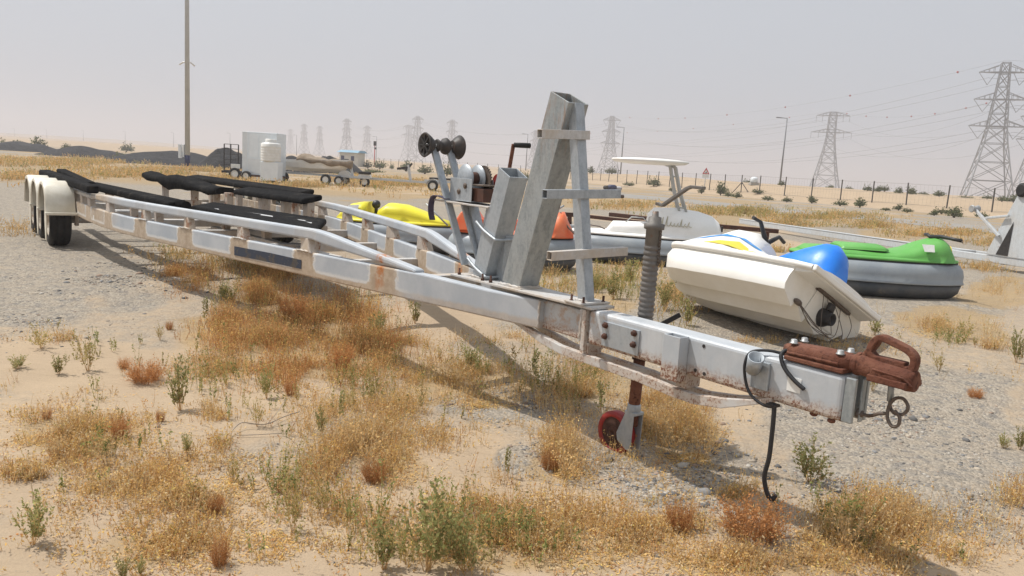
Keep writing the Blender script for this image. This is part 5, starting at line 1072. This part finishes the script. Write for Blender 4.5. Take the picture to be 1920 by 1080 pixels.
# thin green sprigs among the straw
parts = []
for e, n, hh in [((420, 720, 200, 70), 40, .20), ((700, 750, 130, 80), 45, .20), ((900, 700, 160, 60), 45, .22), ((1100, 720, 130, 50), 50, .24), ((560, 930, 120, 70), 30, .22), ((800, 1020, 130, 50), 60, .26), ((1000, 1000, 200, 60), 30, .16), ((1600, 990, 170, 60), 30, .2), ((150, 660, 160, 40), 14, .14), ((600, 600, 160, 60), 60, .22), ((420, 560, 80, 40), 40, .2), ((1160, 560, 110, 40), 60, .24), ((1780, 640, 130, 50), 30, .2), ((200, 860, 160, 70), 20, .14)]:
    p = sample(*e, n, 1.0); parts.append(tufts(p, rng.uniform(.5, 1.2, n) * hh, 3, .35, .004, 13, .0095, cols(n, (STRAW, 1), (OLIVE, 1)), cols(n, (OLIVE * 1.05, 1.2), (GREEN * 1.25, 1.6)), .02))
stuff('green_sprigs', parts, 'leafy', 'thin green sprigs scattered among the dry straw', 'sprigs')
# loose stones
ico = bmesh.new(); bmesh.ops.create_icosphere(ico, subdivisions=1, radius=1); iv = np.array([v.co[:] for v in ico.verts]); itri = np.array([[v.index for v in f.verts] for f in ico.faces]); ico.free()
parts = []; PV = []; PC = []
for e, n, s in [((1650, 780, 300, 120), 3600, .0085), ((1800, 920, 200, 110), 2200, .0075), ((1330, 890, 110, 45), 1500, .011), ((960, 750, 140, 35), 1300, .011), ((1140, 860, 110, 35), 1200, .010), ((1560, 900, 130, 60), 1500, .0075), ((1240, 930, 90, 40), 800, .009), ((200, 520, 200, 50), 1900, .011), ((90, 600, 130, 40), 700, .009), ((1450, 680, 250, 40), 1500, .011), ((1000, 860, 60, 30), 300, .008), ((1700, 640, 150, 20), 600, .013), ((1560, 960, 100, 40), 500, .008), ((960, 1020, 300, 50), 350, .006), ((300, 800, 300, 150), 250, .006), ((330, 520, 60, 20), 500, .016)]:
    n = int(n * 1.25); p = sample(*e, n, 1.3); sz = s * .60 * np.exp(rng.normal(0, .55, n)); sc = np.stack([sz * rng.uniform(.8, 1.5, n), sz * rng.uniform(.7, 1.2, n), sz * rng.uniform(.45, .8, n)], 1)
    a = rng.uniform(0, 6.28, n); ca, sa = np.cos(a), np.sin(a); jv = iv[None] * rng.uniform(.75, 1.2, (n, len(iv), 1)) * sc[:, None, :]
    PV.append(np.stack([jv[..., 0] * ca[:, None] - jv[..., 1] * sa[:, None], jv[..., 0] * sa[:, None] + jv[..., 1] * ca[:, None], jv[..., 2]], -1) + (p + np.array([0, 0, .003]))[:, None, :])
    base = np.array([[.36, .315, .26], [.46, .395, .315], [.15, .145, .14], [.27, .265, .26], [.52, .48, .42], [.34, .25, .19]]); PC.append(np.repeat(base[rng.choice(6, n, p=[.3, .22, .14, .14, .1, .1])] * rng.uniform(.8, 1.15, (n, 1)), len(iv), 0))
PV = np.concatenate(PV); NP = len(PV); tri = (itri[None] + (np.arange(NP) * len(iv))[:, None, None]).reshape(-1, 3)
attr_mat('pebble', .9, 0); gv = np_mesh('gravel', PV.reshape(-1, 3), tri, np.concatenate(PC), 'pebble', n=3); tag(gv, 'loose grey and tan gravel stones on the sand', 'gravel', kind='stuff')

# single plants: stems and leaves are separate parts
def weed_mesh(seed, ns, h, spread, lf, ls, c_leaf, c_stem, name, curve=.25, leaf0=.25, rad=.03):
    r_ = np.random.default_rng(seed); SV, SC, LV, LC = [], [], [], []
    def stem(b, d, L, w, depth):
        pts = [b]; dd = d / np.linalg.norm(d); n = 5
        for k in range(n):
            dd = dd + r_.normal(0, .13, 3) + np.array([0, 0, curve * .25]); dd /= np.linalg.norm(dd); pts.append(pts[-1] + dd * L / n)
        for k in range(n):
            for ax in (np.array([1, 0, 0.]), np.array([0, 1, 0.])):
                w0 = w * (1 - k / n * .7) / 2; w1 = w * (1 - (k + 1) / n * .7) / 2; SV.append([pts[k] - ax * w0, pts[k] + ax * w0, pts[k + 1] + ax * w1, pts[k + 1] - ax * w1]); SC.append(c_stem * r_.uniform(.8, 1.2))
        m = int(lf * L / h)
        for _ in range(m):
            t_ = r_.uniform(leaf0 if depth == 0 else .1, 1.02); k = min(int(t_ * n), n - 1); c = pts[k] + (pts[k + 1] - pts[k]) * (t_ * n - k)
            u = (pts[k + 1] - pts[k]); u /= np.linalg.norm(u); out = r_.normal(size=3); out -= u * out.dot(u); out /= np.linalg.norm(out) + 1e-6; ld = u * .75 + out * .75; ld /= np.linalg.norm(ld); sw = np.cross(ld, r_.normal(size=3)); sw /= np.linalg.norm(sw) + 1e-6
            s = ls * r_.uniform(.6, 1.3); LV.append([c, c + ld * s * .55 + sw * s * .28, c + ld * s * 1.1, c + ld * s * .55 - sw * s * .28]); LC.append(c_leaf * r_.uniform(.65, 1.35) if r_.uniform() > .12 else c_stem)
        if depth < 1:
            for _ in range(3):
                k = r_.integers(1, n - 1); stem(pts[k], dd * .6 + r_.normal(0, .55, 3) * np.array([1, 1, .4]) + np.array([0, 0, .4]), L * r_.uniform(.3, .5), w * .6, 1)
    for _ in range(ns):
        a = r_.uniform(0, 6.28); q = spread * r_.uniform(.15, 1); stem(np.array([math.cos(a), math.sin(a), 0]) * rad * math.sqrt(r_.uniform(0, 1)), np.array([math.cos(a) * q, math.sin(a) * q, 1.]), h * r_.uniform(.55, 1.05) * (1 if rad < .1 else .95 * (1 - .45 * q * q / spread ** 2)), .011 if rad < .1 else .008, 0)
    def mk(V, C, nm):
        V = np.array(V).reshape(-1, 3); C = np.repeat(np.array(C), 4, 0); o_ = np_mesh(nm, V, np.arange(len(V)).reshape(-1, 4), np.clip(C, 0, .9), 'leafy'); me = o_.data; bpy.data.objects.remove(o_); return me
    return mk(SV, SC, 'stems'), mk(LV, LC, 'leaves')
GRN, OLV, STM = np.array([.34, .34, .14]), np.array([.46, .39, .16]), np.array([.60, .41, .20])
WT = {'green': [weed_mesh(i, 12, 1, .6, 46, .058, GRN, STM, 'g') for i in (1, 2, 3)], 'olive': [weed_mesh(i, 9, 1, .5, 26, .055, OLV, STM, 'o') for i in (4, 5)], 'stalk': [weed_mesh(6, 3, 1, .22, 60, .058, GRN * .95, STM, 's'), weed_mesh(7, 3, 1, .3, 40, .055, OLV, STM, 's')],
      'straw': [weed_mesh(8, 10, 1, .6, 12, .055, STRAW, PALE * .9, 'y')], 'rusty': [weed_mesh(i, 170, 1, .95, 13, .042, RUSTY * 1.05, RUSTY * .95, 'r', .0, .05, .30) for i in (9, 10)]}
def plant(kind, px, py, hpx, label, wid=1.0, group=None, k=0):
    p = at_ground(px, py); h_ = hpx * p.y / FPX * 1.02
    r_ = empty('dry_bush' if kind == 'rusty' else 'weed', (p.x, p.y, p.z - .006), (px * 7.13) % 6.28); r_.scale = (h_ * wid, h_ * wid, h_)
    st_me, lf_me = WT[kind][k % len(WT[kind])]
    for nm, me in (('stems', st_me), ('leaves', lf_me)): c_ = bpy.data.objects.new(nm, me); COL.objects.link(c_); c_.parent = r_
    tag(r_, label, 'dry bush' if kind == 'rusty' else 'weed', group); return r_
for a_ in [('green', 1520, 908, 92, 'bushy green weed on the gravel right of the hanging black cable', 1.15), ('green', 800, 1075, 190, 'largest green weed clump at the bottom centre of the foreground', .9, None, 1), ('green', 720, 1068, 120, 'green weed at the left side of the big bottom centre clump', .9, None, 2), ('green', 870, 1070, 130, 'green weed at the right side of the big bottom centre clump', .9),
           ('green', 62, 1022, 112, 'grey-green weed at the lower left edge', .9, None, 1), ('olive', 165, 695, 85, 'pale olive weed on the sand in the left foreground', .8), ('green', 110, 700, 45, 'small green weed left of the pale olive weed', 1.0, None, 2), ('green', 34, 694, 30, 'tiny dark weed near the left edge', 1.6), ('olive', 78, 655, 50, 'straggly pale weed near the left edge above the tiny dark weed', 1.3, None, 1),
           ('green', 338, 770, 105, 'upright green weed right of the round rusty tuft', .7, None, 1), ('green', 352, 858, 52, 'small green weed in bare sand left of the fan-shaped weed', .8, None, 2), ('olive', 436, 905, 72, 'fan-shaped yellow-green weed on bare sand', .7), ('green', 500, 745, 75, 'slim green weed at the edge of the reddish brush', .6), ('olive', 482, 808, 75, 'bare-stemmed weed beside a fallen twig', .6, None, 1),
           ('olive', 548, 998, 130, 'tall yellow-green weed left of the big bottom clump', .6), ('olive', 604, 968, 110, 'tall yellow-green weed next to the straw tuft', .6, None, 1), ('stalk', 950, 895, 75, 'single upright green stalk in bare sand', .7), ('green', 778, 610, 48, 'dark green weed just below the near beam', .8, None, 2), ('stalk', 960, 690, 65, 'upright stalk below the end of the near beam', 1.0, None, 1), ('stalk', 1002, 712, 75, 'upright stalk below the truss strap', .9), ('green', 880, 690, 50, 'dark weed in the shade of the near beam', 1.0),
           ('stalk', 1125, 768, 70, 'green stalk left of the jack leg', .9), ('stalk', 790, 770, 70, 'thin stalk among pale straw left of the shaded gravel', .6, None, 1), ('green', 230, 1085, 60, 'green weed cut by the bottom edge at the left', .8), ('green', 262, 1078, 45, 'smaller green weed beside the one cut by the bottom edge', .8, None, 1), ('green', 1882, 838, 34, 'small green weed on gravel near the right edge', .9), ('green', 1912, 842, 55, 'green weed touching the right edge', .8, None, 2),
           ('olive', 1636, 735, 60, 'straggly weed behind the rusty coupler', .9), ('olive', 1812, 632, 45, 'yellow-green weed in front of the green boat bow', 1.1, None, 1), ('green', 1905, 680, 70, 'tall weed at the right edge behind the coupler', .6), ('green', 1640, 628, 40, 'green weed at the stern of the tipped scooter', 1.0, None, 1), ('green', 1288, 612, 60, 'green weed under the bow of the tipped scooter', .8, None, 2), ('green', 1245, 585, 60, 'green weed between jack and tipped scooter', .8),
           ('green', 1150, 560, 60, 'green weed between step post and jack', .9, None, 1), ('green', 1110, 545, 45, 'green weed just behind the step post', .9), ('green', 1180, 535, 55, 'green weed under the white bumper boat', .9, None, 2), ('olive', 1055, 545, 45, 'yellow weed right of the bow post', .9), ('olive', 1760, 695, 45, 'low weed on the gravel right of the coupler', .9), ('olive', 300, 640, 40, 'tiny weed near the wheel shadow edge', .7), ('stalk', 385, 600, 55, 'green stalk at the left end of the reddish brush', .9), ('olive', 660, 770, 60, 'weed with thin stems inside the straw patch', .8), ('green', 600, 820, 60, 'green sprig at the left of the straw tuft', .7, None, 1),
           ('stalk', 640, 790, 70, 'green stalk rising from the central straw patch', .7), ('green', 705, 640, 60, 'green weed inside the right end of the reddish brush', .8), ('stalk', 560, 760, 60, 'stalk at the lower edge of the reddish brush', .8, None, 1), ('straw', 1590, 1030, 110, 'tall straw weed at the lower right', 1.0), ('straw', 1700, 1000, 90, 'straw weed right of the tall straw weed', 1.2), ('straw', 1265, 850, 95, 'pale straw plant beside the red jack wheel', 1.2), ('straw', 1320, 860, 80, 'pale straw plant right of the red jack wheel', 1.3), ('straw', 1060, 900, 90, 'pale straw plant left of the red jack wheel', 1.2),
           ('straw', 1480, 1060, 80, 'straw weed below the large rusty bush', 1.2), ('straw', 100, 860, 70, 'straw weed in the big left litter patch', 1.4), ('straw', 200, 880, 70, 'straw weed right of centre in the left litter patch', 1.4), ('straw', 690, 880, 120, 'tall straw tuft in the central patch', .9), ('straw', 640, 860, 100, 'straw tuft left of the tall central tuft', .9),
           ('rusty', 272, 712, 55, 'round rusty brown tuft on the left sand', 1.15), ('rusty', 232, 690, 28, 'small rusty tuft left of the round rusty tuft', .7), ('rusty', 1408, 1012, 105, 'large rusty bush below the hanging black cable', 1.25, None, 1), ('rusty', 1272, 998, 78, 'narrow rusty bush left of the large rusty bush', .7), ('rusty', 405, 962, 50, 'dark rusty tuft in the lower left sand', .6), ('rusty', 412, 1062, 80, 'rusty tuft near the bottom edge at the left', .5, None, 1), ('rusty', 87, 782, 30, 'small rusty tuft at the top of the left litter patch', .6),
           ('rusty', 300, 795, 32, 'small rusty tuft beside the upright green weed', .5), ('rusty', 1828, 745, 26, 'low rusty tuft on gravel at the right', 1.0, None, 1), ('rusty', 640, 690, 60, 'rusty bush in the middle of the reddish brush', .7), ('rusty', 550, 600, 70, 'rusty bush at the top of the reddish brush', .8, None, 1), ('rusty', 225, 825, 60, 'rusty tuft in the left litter patch', .6), ('rusty', 700, 905, 60, 'rusty clump at the base of the central straw tuft', .8), ('rusty', 1030, 880, 60, 'rusty clump left of the jack wheel', .6), ('rusty', 860, 1010, 60, 'reddish sprig behind the big bottom clump', .4), ('rusty', 318, 618, 22, 'tiny rusty tuft near the wheel shadow', .6), ('rusty', 545, 740, 45, 'rusty tuft at the front of the reddish brush', .6, None, 1)]:
    plant(*a_)
# fallen twig
tgp = lambda *q: [at_ground(a_, b_) + Vector((random.uniform(-.008, .008), random.uniform(-.008, .008), c_)) for a_, b_, c_ in q]
MB().tube(spl(tgp((432, 830, .012), (440, 822, .03), (452, 813, .045), (475, 812, .03), (500, 809, .025), (530, 800, .04), (562, 790, .05)), 4), .0032, 5).tube(spl(tgp((440, 828, .012), (480, 826, .015), (530, 824, .02)), 4), .0024, 5).tube(spl(tgp((500, 809, .025), (520, 795, .06), (535, 780, .10)), 4), .002, 5).build('twig', 'twig_grey')
tag(bpy.data.objects['twig'], 'bare grey twig lying on the sand in the left foreground', 'twig')

# bushes and trees far off
def bush_mesh(seed, n=420, flat=.8, trunk=.15):
    r_ = np.random.default_rng(seed); cl = r_.normal(size=(14, 3)); cl /= np.linalg.norm(cl, axis=1, keepdims=True); cl *= r_.uniform(.25, .75, (14, 1)); cl[:, 2] = np.abs(cl[:, 2]) * flat
    k = r_.integers(0, 14, n); p = cl[k] + r_.normal(0, .17, (n, 3)); p[:, 2] = np.abs(p[:, 2]) + trunk; u = r_.normal(size=(n, 3)); u /= np.linalg.norm(u, axis=1, keepdims=True); v = np.cross(u, r_.normal(size=(n, 3))); v /= np.linalg.norm(v, axis=1, keepdims=True); s = r_.uniform(.05, .12, (n, 1))
    V = np.stack([p - u * s, p + v * s * .6, p + u * s, p - v * s * .6], 1).reshape(-1, 3); C = np.repeat(np.array([.105, .125, .06])[None] * r_.uniform(.55, 1.5, (n, 1)) + np.array([.03, .02, 0]) * r_.uniform(0, 1, (n, 1)), 4, 0)
    o_ = np_mesh('foliage', V, np.arange(len(V)).reshape(-1, 4), C, 'leafy'); me = o_.data; bpy.data.objects.remove(o_)
    m = MB()
    for _ in range(6): a = r_.uniform(0, 6.28); q = r_.uniform(.2, .6); m.tube([(0, 0, -.1), (math.cos(a) * q * .4, math.sin(a) * q * .4, .3), (math.cos(a) * q, math.sin(a) * q, .65)], [.04, .03, .01], 5)
    so = m.build('stem', 'bark', fixn=False); sm = so.data; bpy.data.objects.remove(so); return me, sm
BM = [bush_mesh(i) for i in (1, 2, 3, 4)]
def bush(px, py, wpx, hpx, Y, label, group=None, name='bush', k=0, z=None):
    p = at_depth(px, py, Y); z = float(ground_h(p.x, p.y, False)) if z is None else z; r_ = empty(name, (p.x, p.y, z), px * 3.7); w_ = wpx * Y / FPX / 2; h_ = (hpx * Y / FPX)
    r_.scale = (w_ / .85, w_ / .85, h_ / 1.0)
    for nm, me in (('foliage', BM[k % 4][0]), ('stem', BM[k % 4][1])): c_ = bpy.data.objects.new(nm, me); COL.objects.link(c_); c_.parent = r_
    tag(r_, label, name.replace('_', ' '), group)
gl = 'bushes on the sand bank and dunes'
bush(237, 283, 24, 20, 190, 'lone round tree on the dune left of the tall mast', None, 'tree', 0); bush(72, 284, 34, 26, 120, 'broad bush on the skyline above the leftmost gravel heap', gl, k=1); bush(8, 280, 30, 18, 125, 'bush at the left edge of the picture', gl, k=2); bush(35, 285, 30, 16, 120, 'yellowish bush between the two left skyline bushes', gl, k=3)
bush(125, 284, 26, 14, 130, 'small bush right of the broad skyline bush', gl, k=3); bush(230, 305, 30, 16, 80, 'low bush on the gravel heap below the round tree', gl, k=2); bush(190, 292, 26, 12, 95, 'low bush left of the one below the round tree', gl, k=1); bush(417, 291, 16, 12, 200, 'dark bush left of the black cage', gl, k=0)
bush(583, 300, 26, 18, 95, 'spiky bush between two gravel heaps', gl, k=3); bush(712, 308, 26, 22, 150, 'dense bush right of the signal post', gl, k=0); bush(690, 308, 20, 16, 150, 'bush at the right of the guard hut', gl, k=1); bush(735, 304, 12, 12, 165, 'small bush right of the signal post pair', gl, k=2); bush(762, 315, 26, 20, 140, 'bush by the fence left of the roller', gl, k=3); bush(797, 322, 34, 17, 120, 'bush below the near roller cone', gl, k=1)
bush(838, 328, 22, 26, 110, 'bush between the roller arms', gl, k=2); bush(985, 345, 22, 24, 100, 'bush behind the winch post', gl, k=0); bush(1105, 342, 18, 14, 150, 'bush left of the canopied boat lamp', gl, k=1); bush(1146, 339, 24, 16, 170, 'dense bush left of the second street lamp', gl, k=0); bush(1225, 354, 26, 20, 112, 'grey-green bush under the canopy', gl, k=2); bush(1062, 335, 24, 10, 170, 'bush right of the bow post', gl, k=3)
bush(1352, 362, 30, 24, 90, 'bare spreading bush right of the warning sign', gl, k=3); bush(1315, 362, 14, 16, 92, 'upright bush below the warning sign', gl, k=1); bush(1405, 350, 26, 10, 130, 'low bush left of the nearest lamp', gl, k=2); bush(1420, 366, 24, 12, 88, 'low bush before the white tank', gl, k=0)
LM = [(1090, 'the step post'), (1163, 'the second street lamp'), (1246, 'the canopy'), (1322, 'the warning sign'), (1464, 'the nearest street lamp'), (1545, 'the two-armed pylon'), (1620, 'the blue seat'), (1690, 'the green boat'), (1765, 'the green boat handlebar'), (1858, 'the nearest pylon'), (1905, 'the right edge'), (647, 'the guard hut'), (704, 'the signal post'), (900, 'the winch')]
for k, (px, py, w_, h_, Y) in enumerate([(1440, 378, 22, 12, 76), (1463, 362, 16, 10, 100), (1475, 380, 20, 12, 74), (1522, 384, 24, 14, 76), (1575, 386, 26, 14, 72), (1612, 390, 26, 20, 70), (1624, 377, 18, 14, 90), (1645, 372, 22, 12, 100), (1657, 370, 20, 14, 105), (1682, 380, 18, 14, 92), (1707, 376, 24, 18, 95), (1684, 394, 22, 12, 68), (1700, 402, 20, 12, 62), (1758, 388, 26, 12, 85), (1765, 402, 30, 14, 64), (1788, 412, 40, 20, 56), (1838, 408, 24, 14, 60), (1876, 392, 22, 12, 80), (1900, 388, 40, 14, 90), (1750, 410, 20, 10, 58), (1660, 398, 18, 8, 64), (1380, 376, 22, 12, 80), (1365, 372, 18, 10, 84), (1260, 362, 20, 9, 96), (1180, 352, 24, 9, 118), (1090, 348, 20, 9, 125), (1850, 378, 20, 10, 110), (1555, 366, 20, 8, 130), (1590, 364, 16, 10, 140), (1730, 372, 24, 8, 130), (1810, 380, 26, 8, 120), (1905, 372, 30, 9, 150), (700, 318, 40, 9, 100), (640, 320, 40, 12, 75), (900, 335, 30, 10, 120), (1020, 340, 30, 9, 130)]):
    lx, ln = min(LM, key=lambda q: abs(q[0] - px)); rel = 'in line with' if abs(lx - px) < 9 else ('just left of' if px < lx else 'just right of')
    bush(px, py, w_, h_, Y, ('broad' if w_ > 25 else 'small' if w_ > 19 else 'tiny') + ' desert bush ' + ('by the road' if Y < 70 else 'along the fence' if Y < 93 else 'up on the dune' if Y < 125 else 'far out on the dune') + ' ' + rel + ' ' + ln, gl, k=k)
# small white tank beyond the fence
wt_ = at_depth(1412, 357, 96); wk = empty('storage_tank', (wt_.x, wt_.y, float(ground_h(wt_.x, wt_.y, False)))); tag(wk, 'small pale blue-white tank on the sand left of the nearest lamp', 'tank'); MB().lathe([(0, .38), (.08, .45), (.5, .45), (.65, .3), (.7, .12)], (0, 0, .3), (0, 0, 3), 18).build('tank', 'cabinet_white', wk); MB().box((0, 0, .15), (1.0, 1.0, .35)).build('stand', 'concrete', wk)
lt = at_ground(1147, 356); lo_ = empty('rubbish_pile', (lt.x, lt.y, lt.z)); tag(lo_, 'small pile of dark and blue rubbish behind the middle step', 'rubbish'); MB().sphere((0, 0, .25), .5, 8, 6, (1.2, .7, .7)).build('bag', 'navy', lo_); MB().sphere((.7, .1, .2), .35, 8, 6, (1.2, .8, .7)).build('bag', 'litter', lo_); MB().sphere((-.6, 0, .2), .35, 7, 5, (1.1, .8, .8)).build('bag', 'blackish', lo_)

# ================================================================== HAZE
hz = MB().box((0, 2000, 34), (8400, 5400, 76)).build('haze', 'litter'); tag(hz, 'pale dust haze hanging over the desert', 'haze', kind='stuff')
hm = bpy.data.materials.new('haze_air'); hm.use_nodes = True; hm.node_tree.nodes.clear(); ho = hm.node_tree.nodes.new('ShaderNodeOutputMaterial'); hv = hm.node_tree.nodes.new('ShaderNodeVolumePrincipled')
hv.inputs['Color'].default_value = (.72, .715, .75, 1); hv.inputs['Density'].default_value = .0011; hv.inputs['Anisotropy'].default_value = .2
hm.node_tree.links.new(hv.outputs[0], ho.inputs['Volume']); hz.data.materials[0] = hm
hz.display_type = 'WIRE'
